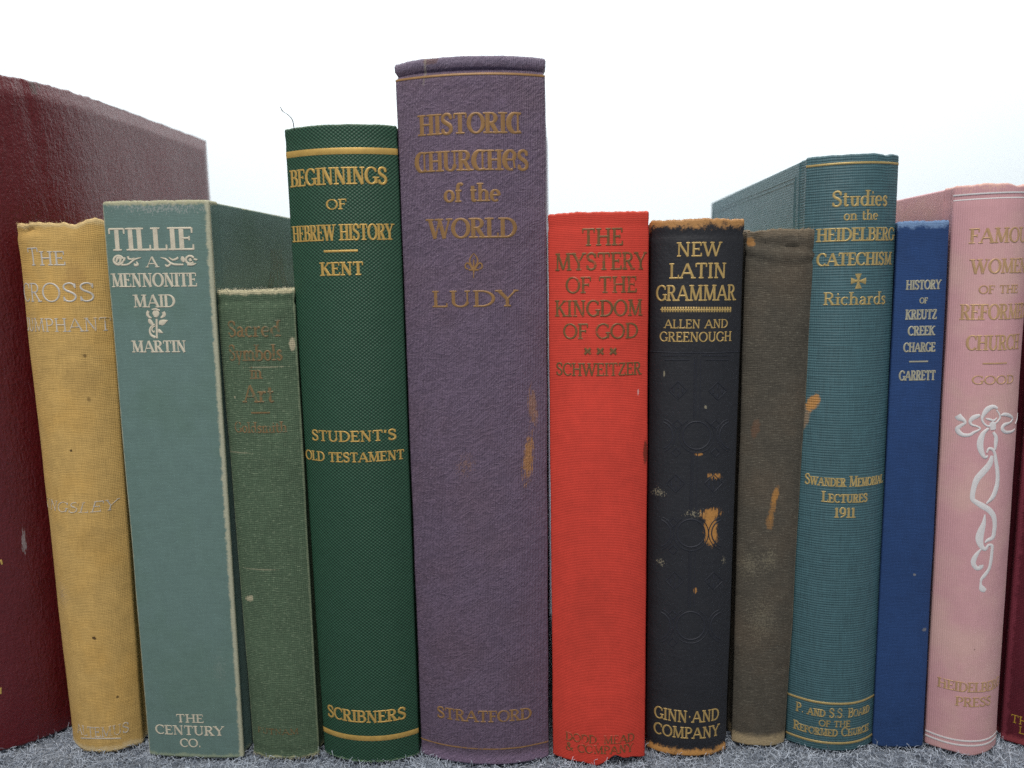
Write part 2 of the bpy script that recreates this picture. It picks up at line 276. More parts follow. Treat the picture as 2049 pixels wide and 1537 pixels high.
                         [(13.44, 121.79, 0.57), (12.88, 122.04, 0.57), (12.35, 122.32, 0.57), (11.86, 122.63, 0.57), (11.4, 122.96, 0.57), (10.99, 123.33, 0.57),
                          (10.61, 123.72, 0.56), (10.27, 124.13, 0.56), (9.98, 124.56, 0.56), (9.73, 125.01, 0.56), (9.53, 125.47, 0.56), (9.37, 125.94, 0.56),
                          (9.26, 126.41, 0.56), (9.19, 126.89, 0.56), (9.18, 127.36, 0.56), (9.21, 127.83, 0.56), (9.29, 128.29, 0.56), (9.41, 128.74, 0.56),
                          (9.59, 129.17, 0.56), (9.8, 129.57, 0.56), (10.07, 129.96, 0.56), (10.37, 130.32, 0.56), (10.72, 130.64, 0.56), (11.1, 130.93, 0.56),
                          (11.53, 131.19, 0.56), (11.99, 131.41, 0.56), (12.49, 131.58, 0.56), (13.02, 131.72, 0.56)],
                         [(13.0, 120.78, 0.38), (12.33, 121.07, 0.38), (11.7, 121.41, 0.38), (11.12, 121.78, 0.38), (10.58, 122.19, 0.38), (10.08, 122.63, 0.38),
                          (9.64, 123.1, 0.38), (9.24, 123.59, 0.38), (8.9, 124.11, 0.38), (8.6, 124.65, 0.38), (8.36, 125.2, 0.37), (8.18, 125.77, 0.37),
                          (8.05, 126.34, 0.37), (7.98, 126.92, 0.37), (7.96, 127.5, 0.37), (8.0, 128.06, 0.37), (8.09, 128.62, 0.37), (8.24, 129.16, 0.37),
                          (8.44, 129.69, 0.37), (8.7, 130.19, 0.37), (9.0, 130.66, 0.37), (9.36, 131.09, 0.37), (9.77, 131.49, 0.37), (10.23, 131.85, 0.37),
                          (10.74, 132.17, 0.37), (11.28, 132.43, 0.37), (11.88, 132.65, 0.37), (12.51, 132.82, 0.37)],
                         [(-11.8, 94.38, 0.58), (-11.34, 94.26, 0.58), (-10.91, 94.1, 0.58), (-10.49, 93.89, 0.58), (-10.11, 93.64, 0.58), (-9.75, 93.35, 0.58),
                          (-9.43, 93.02, 0.58), (-9.14, 92.66, 0.58), (-8.89, 92.27, 0.58), (-8.68, 91.86, 0.58), (-8.5, 91.42, 0.58), (-8.37, 90.96, 0.58),
                          (-8.28, 90.49, 0.58), (-8.23, 90.0, 0.58), (-8.22, 89.51, 0.58), (-8.25, 89.02, 0.58), (-8.33, 88.52, 0.58), (-8.45, 88.03, 0.58),
                          (-8.61, 87.55, 0.58), (-8.81, 87.08, 0.58), (-9.06, 86.63, 0.58), (-9.33, 86.19, 0.59), (-9.65, 85.77, 0.59), (-9.99, 85.38, 0.59),
                          (-10.37, 85.02, 0.59), (-10.78, 84.69, 0.59), (-11.21, 84.38, 0.59), (-11.67, 84.12, 0.59)],
                         [(-11.41, 95.53, 0.39), (-10.86, 95.39, 0.39), (-10.34, 95.18, 0.39), (-9.84, 94.92, 0.39), (-9.38, 94.61, 0.39), (-8.95, 94.26, 0.39),
                          (-8.57, 93.86, 0.39), (-8.22, 93.42, 0.39), (-7.92, 92.94, 0.39), (-7.66, 92.44, 0.39), (-7.45, 91.9, 0.39), (-7.29, 91.34, 0.39),
                          (-7.17, 90.77, 0.39), (-7.11, 90.18, 0.39), (-7.1, 89.58, 0.39), (-7.15, 88.98, 0.39), (-7.24, 88.39, 0.39), (-7.38, 87.79, 0.39),
                          (-7.58, 87.21, 0.39), (-7.82, 86.65, 0.39), (-8.11, 86.1, 0.39), (-8.44, 85.57, 0.39), (-8.82, 85.07, 0.39), (-9.24, 84.6, 0.39),
                          (-9.69, 84.17, 0.39), (-10.18, 83.76, 0.39), (-10.7, 83.4, 0.39), (-11.25, 83.08, 0.39)],
                         [(11.21, 84.45, 0.59), (10.68, 84.71, 0.59), (10.17, 85.01, 0.59), (9.69, 85.34, 0.59), (9.25, 85.7, 0.59), (8.85, 86.08, 0.59),
                          (8.48, 86.49, 0.59), (8.16, 86.92, 0.58), (7.87, 87.37, 0.58), (7.63, 87.84, 0.58), (7.43, 88.31, 0.58), (7.28, 88.8, 0.58),
                          (7.17, 89.29, 0.58), (7.11, 89.79, 0.58), (7.1, 90.28, 0.58), (7.13, 90.76, 0.58), (7.21, 91.24, 0.58), (7.33, 91.7, 0.58), (7.5, 92.14, 0.58),
                          (7.71, 92.56, 0.58), (7.97, 92.96, 0.58), (8.26, 93.33, 0.58), (8.6, 93.66, 0.58), (8.98, 93.95, 0.58), (9.39, 94.21, 0.58),
                          (9.84, 94.43, 0.58), (10.32, 94.6, 0.58), (10.83, 94.72, 0.58)],
                         [(10.79, 83.41, 0.39), (10.15, 83.73, 0.39), (9.54, 84.08, 0.39), (8.98, 84.48, 0.39), (8.45, 84.9, 0.39), (7.97, 85.36, 0.39),
                          (7.54, 85.85, 0.39), (7.15, 86.37, 0.39), (6.81, 86.91, 0.39), (6.53, 87.47, 0.39), (6.29, 88.04, 0.39), (6.11, 88.63, 0.39),
                          (5.99, 89.22, 0.39), (5.92, 89.82, 0.39), (5.9, 90.42, 0.39), (5.94, 91.01, 0.39), (6.03, 91.59, 0.39), (6.18, 92.15, 0.39),
                          (6.38, 92.69, 0.39), (6.63, 93.2, 0.39), (6.93, 93.69, 0.39), (7.28, 94.14, 0.39), (7.68, 94.55, 0.39), (8.13, 94.92, 0.39),
                          (8.62, 95.23, 0.39), (9.16, 95.5, 0.39), (9.73, 95.72, 0.39), (10.34, 95.87, 0.39)],
                         [(-11.52, 57.81, 0.6), (-11.05, 57.71, 0.6), (-10.6, 57.57, 0.6), (-10.18, 57.37, 0.6), (-9.79, 57.13, 0.6), (-9.43, 56.85, 0.6),
                          (-9.09, 56.53, 0.6), (-8.8, 56.17, 0.6), (-8.54, 55.78, 0.6), (-8.32, 55.36, 0.6), (-8.14, 54.91, 0.6), (-8.0, 54.44, 0.6), (-7.91, 53.96, 0.6),
                          (-7.86, 53.46, 0.6), (-7.85, 52.95, 0.6), (-7.88, 52.44, 0.6), (-7.96, 51.92, 0.6), (-8.09, 51.41, 0.6), (-8.25, 50.9, 0.6),
                          (-8.46, 50.41, 0.6), (-8.71, 49.92, 0.6), (-8.99, 49.46, 0.61), (-9.31, 49.01, 0.61), (-9.67, 48.59, 0.61), (-10.06, 48.19, 0.61),
                          (-10.47, 47.83, 0.61), (-10.92, 47.49, 0.61), (-11.38, 47.18, 0.61)],
                         [(-11.13, 59.03, 0.4), (-10.56, 58.9, 0.4), (-10.02, 58.72, 0.4), (-9.52, 58.48, 0.4), (-9.04, 58.18, 0.4), (-8.6, 57.84, 0.4),
                          (-8.21, 57.44, 0.4), (-7.85, 57.0, 0.4), (-7.54, 56.52, 0.4), (-7.27, 56.0, 0.4), (-7.06, 55.45, 0.4), (-6.89, 54.88, 0.4), (-6.78, 54.29, 0.4),
                          (-6.72, 53.69, 0.4), (-6.7, 53.07, 0.4), (-6.75, 52.44, 0.4), (-6.84, 51.82, 0.4), (-6.99, 51.2, 0.4), (-7.19, 50.59, 0.4), (-7.44, 50.0, 0.4),
                          (-7.73, 49.42, 0.4), (-8.08, 48.86, 0.4), (-8.46, 48.33, 0.4), (-8.89, 47.82, 0.4), (-9.36, 47.35, 0.4), (-9.86, 46.9, 0.41),
                          (-10.39, 46.5, 0.41), (-10.95, 46.14, 0.41)],
                         [(12.14, 47.47, 0.61), (11.58, 47.78, 0.61), (11.04, 48.12, 0.61), (10.54, 48.5, 0.61), (10.07, 48.9, 0.61), (9.64, 49.32, 0.61),
                          (9.26, 49.76, 0.61), (8.91, 50.23, 0.61), (8.61, 50.71, 0.61), (8.36, 51.2, 0.61), (8.15, 51.7, 0.61), (7.99, 52.22, 0.61), (7.88, 52.73, 0.61),
                          (7.81, 53.25, 0.6), (7.8, 53.76, 0.6), (7.83, 54.26, 0.6), (7.91, 54.75, 0.6), (8.04, 55.22, 0.6), (8.22, 55.67, 0.6), (8.44, 56.1, 0.6),
                          (8.71, 56.5, 0.6), (9.02, 56.86, 0.6), (9.38, 57.19, 0.6), (9.77, 57.48, 0.6), (10.21, 57.72, 0.6), (10.68, 57.92, 0.61), (11.19, 58.07, 0.61),
                          (11.74, 58.16, 0.61)],
                         [(11.7, 46.42, 0.41), (11.02, 46.79, 0.41), (10.38, 47.2, 0.41), (9.78, 47.64, 0.41), (9.22, 48.12, 0.41), (8.72, 48.62, 0.41),
                          (8.26, 49.15, 0.4), (7.86, 49.7, 0.4), (7.5, 50.28, 0.4), (7.2, 50.87, 0.4), (6.96, 51.47, 0.4), (6.77, 52.09, 0.4), (6.64, 52.71, 0.4),
                          (6.56, 53.33, 0.4), (6.54, 53.95, 0.4), (6.58, 54.56, 0.4), (6.68, 55.16, 0.4), (6.83, 55.73, 0.4), (7.04, 56.29, 0.4), (7.3, 56.81, 0.4),
                          (7.62, 57.3, 0.4), (7.99, 57.75, 0.4), (8.41, 58.16, 0.4), (8.88, 58.52, 0.4), (9.4, 58.82, 0.4), (9.96, 59.07, 0.4), (10.57, 59.26, 0.4),
                          (11.21, 59.39, 0.4)],
                         [(-6.53, 133.04, 0.37), (-4.91, 131.43, 0.37), (-6.48, 129.69, 0.37), (-8.12, 131.28, 0.37), (-6.53, 133.04, 0.37)],
                         [(-6.72, 122.57, 0.38), (-5.08, 120.96, 0.38), (-6.66, 119.18, 0.38), (-8.32, 120.76, 0.38), (-6.72, 122.57, 0.38)],
                         [(7.38, 133.01, 0.37), (9.25, 131.22, 0.37), (7.49, 129.66, 0.37), (5.7, 131.42, 0.37), (7.38, 133.01, 0.37)],
                         [(7.71, 122.55, 0.38), (9.61, 120.72, 0.38), (7.81, 119.16, 0.38), (5.99, 120.96, 0.38), (7.71, 122.55, 0.38)],
                         [(-7.38, 95.85, 0.39), (-5.7, 94.27, 0.39), (-7.33, 92.38, 0.39), (-9.03, 93.93, 0.39), (-7.38, 95.85, 0.39)],
                         [(-7.21, 85.2, 0.39), (-5.52, 83.61, 0.39), (-7.16, 81.69, 0.39), (-8.87, 83.24, 0.39), (-7.21, 85.2, 0.39)],
                         [(-6.99, 59.55, 0.4), (-5.27, 57.96, 0.4), (-6.94, 55.96, 0.4), (-8.68, 57.49, 0.4), (-6.99, 59.55, 0.4)],
                         [(-6.82, 48.52, 0.4), (-5.08, 46.93, 0.4), (-6.76, 44.89, 0.4), (-8.52, 46.42, 0.4), (-6.82, 48.52, 0.4)],
                         [(-0.84, 155.87, 0.36), (-0.72, 133.92, 0.37)], [(-1.16, 121.08, 0.37), (-1.39, 97.37, 0.38)], [(-1.3, 83.84, 0.39), (-1.2, 61.03, 0.4)],
                         [(-0.14, 155.87, 0.36), (-0.01, 133.93, 0.37)], [(-0.45, 121.08, 0.37), (-0.66, 97.38, 0.38)], [(-0.56, 83.86, 0.39), (-0.45, 61.05, 0.4)],
                         [(1.26, 155.86, 0.36), (1.41, 133.92, 0.37)], [(0.99, 121.08, 0.37), (0.8, 97.39, 0.38)], [(0.92, 83.88, 0.39), (1.06, 61.07, 0.4)],
                         [(-17.25, 157.74, 0.37), (17.56, 157.57, 0.37)], [(-12.89, 156.5, 0.37), (-1.9, 156.78, 0.36)], [(-11.37, 154.92, 0.37), (-2.56, 155.14, 0.36)],
                         [(1.59, 156.76, 0.36), (12.83, 156.39, 0.37)], [(2.69, 155.12, 0.36), (12.0, 154.79, 0.37)]],
           'patch': [(6.87, 97.57, 3.85, 2.12, 0, 'tan', 0.95, 1), (6.63, 92.39, 2.9, 6.96, -3, 'tan', 1, 0), (7.16, 87.9, 2.72, 2.72, 0, 'tan', 0.9, 1),
                     (7.64, 111.81, 2.66, 1.14, 10, 'tan', 0.9, 1), (1.37, 120.33, 1.69, 0.75, 0, 'tan', 0.8, 0), (-13.03, 104.98, 2.69, 1.73, 0, 'pale', 0.4, 2),
                     (0.06, 97.77, 3.07, 1.53, 0, 'pale', 0.4, 2), (-11.89, 77.83, 1.58, 1.38, 0, 'pale', 0.4, 2), (1.29, 67.81, 0.79, 1.38, 0, 'tan', 0.8, 0),
                     (12.72, 78.98, 0.99, 1.58, 0, 'pale', 0.35, 2), (-11.49, 149.78, 0.37, 1.29, 0, 'pale', 0.5, 0), (3.48, 137.77, 0.55, 0.74, 0, 'pale', 0.5, 0)]},
 'grey': {'x': 77.37,
          'y': 290.4,
          'hw': 11.48,
          'lean': 0.0097,
          'H': 201.3,
          'b': 3.0,
          'p': 2.6,
          'depth': 130.0,
          'taper': 0.09,
          'text': [],
          'band': [],
          'whiteband': [],
          'patch': [(1.45, 102.55, 1.36, 3.89, 14, 'tan', 0.7, 0), (0.76, 97.09, 1.17, 5.86, 8, 'tan', 0.5, 1), (-0.15, 92.18, 1.77, 3.14, 0, 'tan', 0.35, 0),
                    (-6.51, 128.06, 1.71, 4.18, 10, 'brown', 0.4, 0), (-6.96, 74.9, 5.19, 5.99, 0, 'pale', 0.16, 2), (0.49, 77.35, 3.18, 5.18, 0, 'pale', 0.18, 2),
                    (-1.39, 53.12, 6.11, 10.19, 0, 'pale', 0.14, 2), (-10.62, 197.24, 2.14, 1.79, 40, 'tan', 0.6, 0)]},
 'teal': {'x': 105.73,
          'y': 292.3,
          'hw': 16.54,
          'lean': -0.0067,
          'H': 226.61,
          'b': 7.0,
          'p': 2.2,
          'depth': 178.0,
          'taper': -0.026,
          'text': [('Studies', 'roman', -8.94, 12.04, 208.68, 5.33, 0, 7), ('on the', 'roman', -4.74, 7.72, 203.83, 3.46, 0, 6),
                   ('HEIDELBERG', 'bold', -13.66, 17.14, 196.57, 4.53, 0, 10), ('CATECHISM', 'bold', -13.33, 16.13, 187.98, 4.4, 0, 9),
                   ('Richards', 'roman', -10.53, 13.4, 173.96, 4.46, 0, 8), ('Swander Memorial', 'sc', -14.7, 16.77, 106.72, 4.01, 0, 16),
                   ('Lectures', 'sc', -8.4, 8.55, 100.58, 4.03, 0, 8), ('1911', 'bold', -3.88, 3.76, 94.8, 3.86, 0, 4),
                   ('P. and S.S. Board', 'scworn', -14.87, 14.89, 14.33, 3.75, 0, 17), ('OF THE', 'scworn', -6.36, 5.36, 10.39, 2.51, 0, 6),
                   ('Reformed Church', 'scworn', -15.57, 14.77, 6.54, 3.57, 0, 15)],
          'band': [(None, None, 223.48, 0.77), (None, None, 20.12, 0.93), (None, None, 3.56, 0.95)],
          'whiteband': [],
          'orn': [[(-1.42, 182.44, 2.39), (0.83, 182.39, 0.53)], [(4.01, 182.33, 2.39), (1.64, 182.38, 0.53)], [(1.12, 185.04, 2.39), (1.22, 182.78, 0.53)],
                  [(1.35, 179.72, 2.4), (1.25, 181.99, 0.53)], [(-0.28, 182.42, 0.89), (2.78, 182.35, 0.89)], [(1.17, 183.89, 0.88), (1.3, 180.88, 0.89)]],
          'patch': [(-12.92, 137.84, 2.44, 4.5, 30, 'tan', 0.95, 0), (-15.26, 131.56, 1.52, 4.17, 10, 'tan', 0.4, 0)]},
 'blue': {'x': 131.49,
          'y': 290.27,
          'hw': 9.29,
          'lean': -0.0106,
          'H': 203.3,
          'b': 1.2,
          'p': 4,
          'depth': 130.0,
          'taper': -0.04,
          'text': [('HISTORY', 'block', -5.66, 6.89, 179.07, 3.22, 0, 7), ('OF', 'block', -0.61, 2.28, 174.04, 1.98, 0, 2),
                   ('KREUTZ', 'block', -5.32, 5.91, 168.28, 3.44, 0, 6), ('CREEK', 'block', -4.16, 5.45, 162.47, 3.27, 0, 5),
                   ('CHARGE', 'block', -5.46, 5.96, 156.45, 3.29, 0, 6), ('GARRETT', 'block', -6.53, 6.53, 145.96, 3.51, 0, 7)],
          'band': [(-3.34, 3.52, 152.88, 0.55)],
          'whiteband': [],
          'patch': [(2.51, 71.28, 0.6, 0.6, 0, 'pale', 0.4, 0), (7.41, 48.96, 1.02, 0.82, 0, 'pale', 0.3, 0)]},
 'pink': {'x': 156.22,
          'y': 292.22,
          'hw': 13.5,
          'lean': -0.013,
          'H': 215.56,
          'b': 6.8,
          'p': 2.3,
          'depth': 140.0,
          'taper': 0.0,
          'text': [('FAMOUS', 'pink', -9.65, 7.17, 195.12, 5.18, 0, 4), ('WOMEN', 'pink', -8.81, 8.55, 184.49, 5.06, 0, 4),
                   ('OF THE', 'pink', -6.01, 8.43, 177.44, 2.82, 0, 6), ('REFORMED', 'pink', -11.3, 8.87, 168.13, 5.5, 0, 6),
                   ('CHURCH', 'pink', -8.87, 11.43, 157.19, 5.38, 0, 6), ('GOOD', 'pink', -6.55, 9.33, 144.88, 3.09, 0, 4),
                   ('HEIDELBERG', 'pink', -12.21, 5.59, 26.0, 3.86, 0, 7), ('PRESS', 'pink', -5.87, 8.03, 20.1, 3.69, 0, 5)],
          'band': [(-3.48, 5.14, 152.4, 0.54)],
          'whiteband': [(None, None, 212.31, 0.55), (None, None, 210.61, 0.55), (None, None, 5.78, 0.66), (None, None, 3.9, 0.67)],
          'orn': [[(-10.45, 133.1, 2.34), (-9.71, 132.26, 2.34), (-8.4, 131.48, 1.38), (-7.9, 130.45, 0.96), (-9.12, 129.38, 1.17), (-10.21, 128.09, 1.6),
                   (-9.68, 126.75, 1.71), (-8.27, 125.93, 1.49), (-6.24, 126.1, 1.17), (-4.93, 127.13, 0.96), (-3.59, 127.93, 0.74), (-2.98, 128.68, 0.64),
                   (-4.04, 129.45, 0.64), (-5.61, 129.86, 0.85), (-6.34, 130.94, 1.06), (-5.64, 132.3, 1.59), (-4.41, 133.1, 1.58), (-3.24, 133.55, 0.84)],
                  [(2.63, 136.0, 0.84), (1.02, 136.68, 1.47), (-0.92, 135.66, 2.0), (-2.24, 133.45, 1.27), (-2.49, 131.87, 0.85), (-1.59, 130.29, 0.74),
                   (-0.07, 129.48, 0.74), (2.18, 130.48, 0.64), (3.84, 132.26, 0.74), (3.5, 133.86, 0.63), (2.29, 135.49, 0.53)],
                  [(-1.37, 132.4, 0.42), (0.04, 131.96, 0.85), (1.59, 131.56, 0.74), (2.69, 132.52, 0.42)],
                  [(0.59, 131.05, 1.27), (1.27, 129.98, 2.44), (1.59, 128.12, 1.81)],
                  [(4.24, 133.29, 0.64), (5.79, 133.6, 1.28), (8.51, 132.92, 1.29), (10.85, 131.58, 0.87), (9.26, 130.28, 0.76), (6.11, 129.71, 1.39),
                   (5.22, 128.35, 1.49), (6.85, 126.93, 1.18), (10.74, 126.67, 0.98), (13.29, 127.21, 0.67)],
                  [(13.24, 129.1, 0.44), (15.21, 130.69, 0.78), (15.72, 133.04, 0.43)],
                  [(-0.02, 128.68, 0.85), (-1.66, 127.11, 1.49), (-2.57, 124.44, 2.13), (-2.57, 121.77, 2.13), (-1.7, 119.11, 1.61), (-0.65, 117.83, 1.07),
                   (0.21, 118.57, 0.54)],
                  [(1.58, 127.33, 0.96), (2.77, 125.42, 1.39), (2.85, 123.29, 1.5), (2.7, 120.63, 0.75)],
                  [(-0.25, 119.64, 0.53), (0.41, 121.13, 0.96), (1.83, 120.77, 1.07), (2.8, 119.03, 1.07), (3.37, 116.32, 1.4), (4.22, 112.5, 1.62), (4.49, 108.7, 1.74),
                   (4.08, 106.03, 1.96), (2.85, 102.85, 1.75), (0.6, 100.47, 0.44)],
                  [(1.75, 118.53, 1.07), (1.01, 115.34, 2.15), (-1.32, 112.13, 2.37), (-3.02, 109.67, 2.16), (-3.96, 106.11, 1.73), (-4.14, 102.29, 1.63),
                   (-2.9, 100.99, 1.74), (-0.62, 99.55, 2.18), (1.79, 97.99, 2.08), (3.6, 95.71, 1.98), (4.33, 92.91, 1.77), (4.3, 89.88, 1.77), (3.87, 87.44, 1.67),
                   (1.95, 86.45, 1.22), (0.95, 85.48, 0.44)],
                  [(0.37, 96.38, 0.44), (0.15, 93.09, 1.54), (-0.68, 89.8, 2.53), (-1.03, 87.04, 2.76), (-0.27, 84.27, 1.88), (1.26, 82.93, 1.33), (2.35, 84.5, 1.0),
                   (3.79, 84.13, 1.23), (3.89, 81.9, 1.23), (3.75, 78.57, 1.34), (3.21, 75.27, 1.23), (1.55, 72.56, 1.46), (0.58, 71.17, 1.01), (0.48, 69.21, 0.9),
                   (1.1, 67.52, 2.25), (2.34, 66.68, 1.47)],
                  [(-0.2, 83.06, 0.55), (-1.51, 81.21, 1.33), (-2.47, 78.95, 1.78), (-2.47, 77.0, 1.67), (-1.2, 75.48, 1.56), (0.1, 75.93, 1.56), (0.15, 76.94, 1.67)]],
          'patch': [(-0.33, 43.29, 0.4, 0.4, 0, 'dark', 0.5, 0), (-3.8, 214.71, 5.95, 1.53, 0, 'peach', 0.6, 2), (-11.36, 214.27, 3.46, 1.73, 0, 'peach', 0.4, 2)]},
 'wine': {'x': 188.0,
          'y': 296.26,
          'hw': 13.91,
          'lean': -0.0043,
          'H': 181.66,
          'b': 6.0,
          'p': 2.2,
          'depth': 120.0,
          'taper': 0.0,
          'text': [('TH', 'light', -12.87, -7.38, 8.81, 3.31, 0, 2), ('L', 'light', -10.33, -7.11, 5.02, 2.91, 0, 1)],
          'band': [],
          'whiteband': [],
          'patch': []},
 'maroon': {'x': -234.5,
            'y': 330.0,
            'hw': 36.0,
            'lean': 0.0,
            'H': 263.7,
            'b': 60.0,
            'p': 2.0,
            'depth': 110.0,
            'taper': 0.0,
            'text': [],
            'band': [],
            'whiteband': [],
            'orn': [[(14.61, 78.05, 0.8), (16.28, 78.49, 0.8), (16.46, 76.82, 0.6)], [(7.76, 26.21, 0.83), (11.12, 25.52, 0.83)],
                    [(11.31, 26.74, 0.83), (11.06, 24.04, 0.84)]],
            'patch': [(24.51, 84.03, 0.81, 5.24, 2, 'greyish', 0.8, 1), (46.07, 261.42, 1.52, 3.04, 0, 'dark', 0.8, 1), (48.68, 262.72, 0.57, 1.91, 0, 'dark', 0.9, 0),
                      (38.37, 264.76, 2.21, 0.74, 0, 'dark', 0.7, 1)]}}

# ------------------------------------------------------------------ node helper
def srgb(r, g, b):
    f = lambda c: (c / 255 / 12.92) if c / 255 <= 0.04045 else ((c / 255 + 0.055) / 1.055) ** 2.4
    return (f(r), f(g), f(b))

class G:
    def __init__(self, name):
        self.mat = bpy.data.materials.new(name)
        self.mat.use_nodes = True
        self.nt = self.mat.node_tree
        self.bsdf = self.nt.nodes['Principled BSDF']
    def n(self, t, **kw):
        nd = self.nt.nodes.new(t)
        for k, v in kw.items(): setattr(nd, k, v)
        return nd
    def put(self, sock, v):
        if isinstance(v, bpy.types.NodeSocket): self.nt.links.new(v, sock)
        elif isinstance(v, (tuple, list)) and sock.type == 'RGBA' and len(v) == 3: sock.default_value = (*v, 1)
        else: sock.default_value = v
    def m(self, op, *a, clamp=False):
        nd = self.n('ShaderNodeMath', operation=op, use_clamp=clamp)
        for i, v in enumerate(a): self.put(nd.inputs[i], v)
        return nd.outputs[0]
    def add(self, a, b): return self.m('ADD', a, b)
    def sub(self, a, b): return self.m('SUBTRACT', a, b)
    def mul(self, a, b): return self.m('MULTIPLY', a, b)
    def vec(self, x, y, z=0.0):
        nd = self.n('ShaderNodeCombineXYZ')
        for i, v in enumerate((x, y, z)): self.put(nd.inputs[i], v)
        return nd.outputs[0]
    def noise(self, v, scale, detail=3, rough=.55, dist=0.0):
        nd = self.n('ShaderNodeTexNoise')
        self.put(nd.inputs['Vector'], v)
        nd.inputs['Scale'].default_value = scale; nd.inputs['Detail'].default_value = detail
        nd.inputs['Roughness'].default_value = rough; nd.inputs['Distortion'].default_value = dist
        return nd.outputs[0]
    def voro(self, v, scale, feature='F1'):
        nd = self.n('ShaderNodeTexVoronoi', feature=feature)
        self.put(nd.inputs['Vector'], v); nd.inputs['Scale'].default_value = scale
        return nd.outputs['Distance']
    def ramp(self, x, lo, hi):
        nd = self.n('ShaderNodeMapRange', interpolation_type='SMOOTHSTEP')
        self.put(nd.inputs[0], x); self.put(nd.inputs[1], lo); self.put(nd.inputs[2], hi)
        return nd.outputs[0]
    def mix(self, f, a, b):
        nd = self.n('ShaderNodeMix', data_type='RGBA')
        self.put(nd.inputs[0], f); self.put(nd.inputs[6], a); self.put(nd.inputs[7], b)
        return nd.outputs[2]
    def scale(self, col, f):
        nd = self.n('ShaderNodeVectorMath', operation='SCALE')
        if isinstance(col, bpy.types.NodeSocket): self.put(nd.inputs[0], col)
        else: nd.inputs[0].default_value = col[:3]
        self.put(nd.inputs['Scale'], f)
        return nd.outputs[0]
    def uv_mm(self):
        uv = self.n('ShaderNodeUVMap', uv_map='mm')
        sp = self.n('ShaderNodeSeparateXYZ')
        self.nt.links.new(uv.outputs[0], sp.inputs[0])
        return self.mul(sp.outputs[0], 1000.0), self.mul(sp.outputs[1], 1000.0)
    def bump(self, h, dist_mm, strength=1.0, normal=None):
        nd = self.n('ShaderNodeBump')
        nd.inputs['Distance'].default_value = dist_mm * MM
        nd.inputs['Strength'].default_value = strength
        self.put(nd.inputs['Height'], h)
        if normal is not None: self.put(nd.inputs['Normal'], normal)
        return nd.outputs[0]

PCOL = {'tan': srgb(190, 135, 70), 'brown': srgb(125, 85, 60), 'pale': srgb(190, 180, 150), 'greyish': srgb(150, 140, 140),
        'dark': srgb(60, 40, 25), 'plum': srgb(52, 40, 70), 'white': srgb(225, 215, 210), 'peach': srgb(235, 190, 170)}
TAU = 2 * math.pi

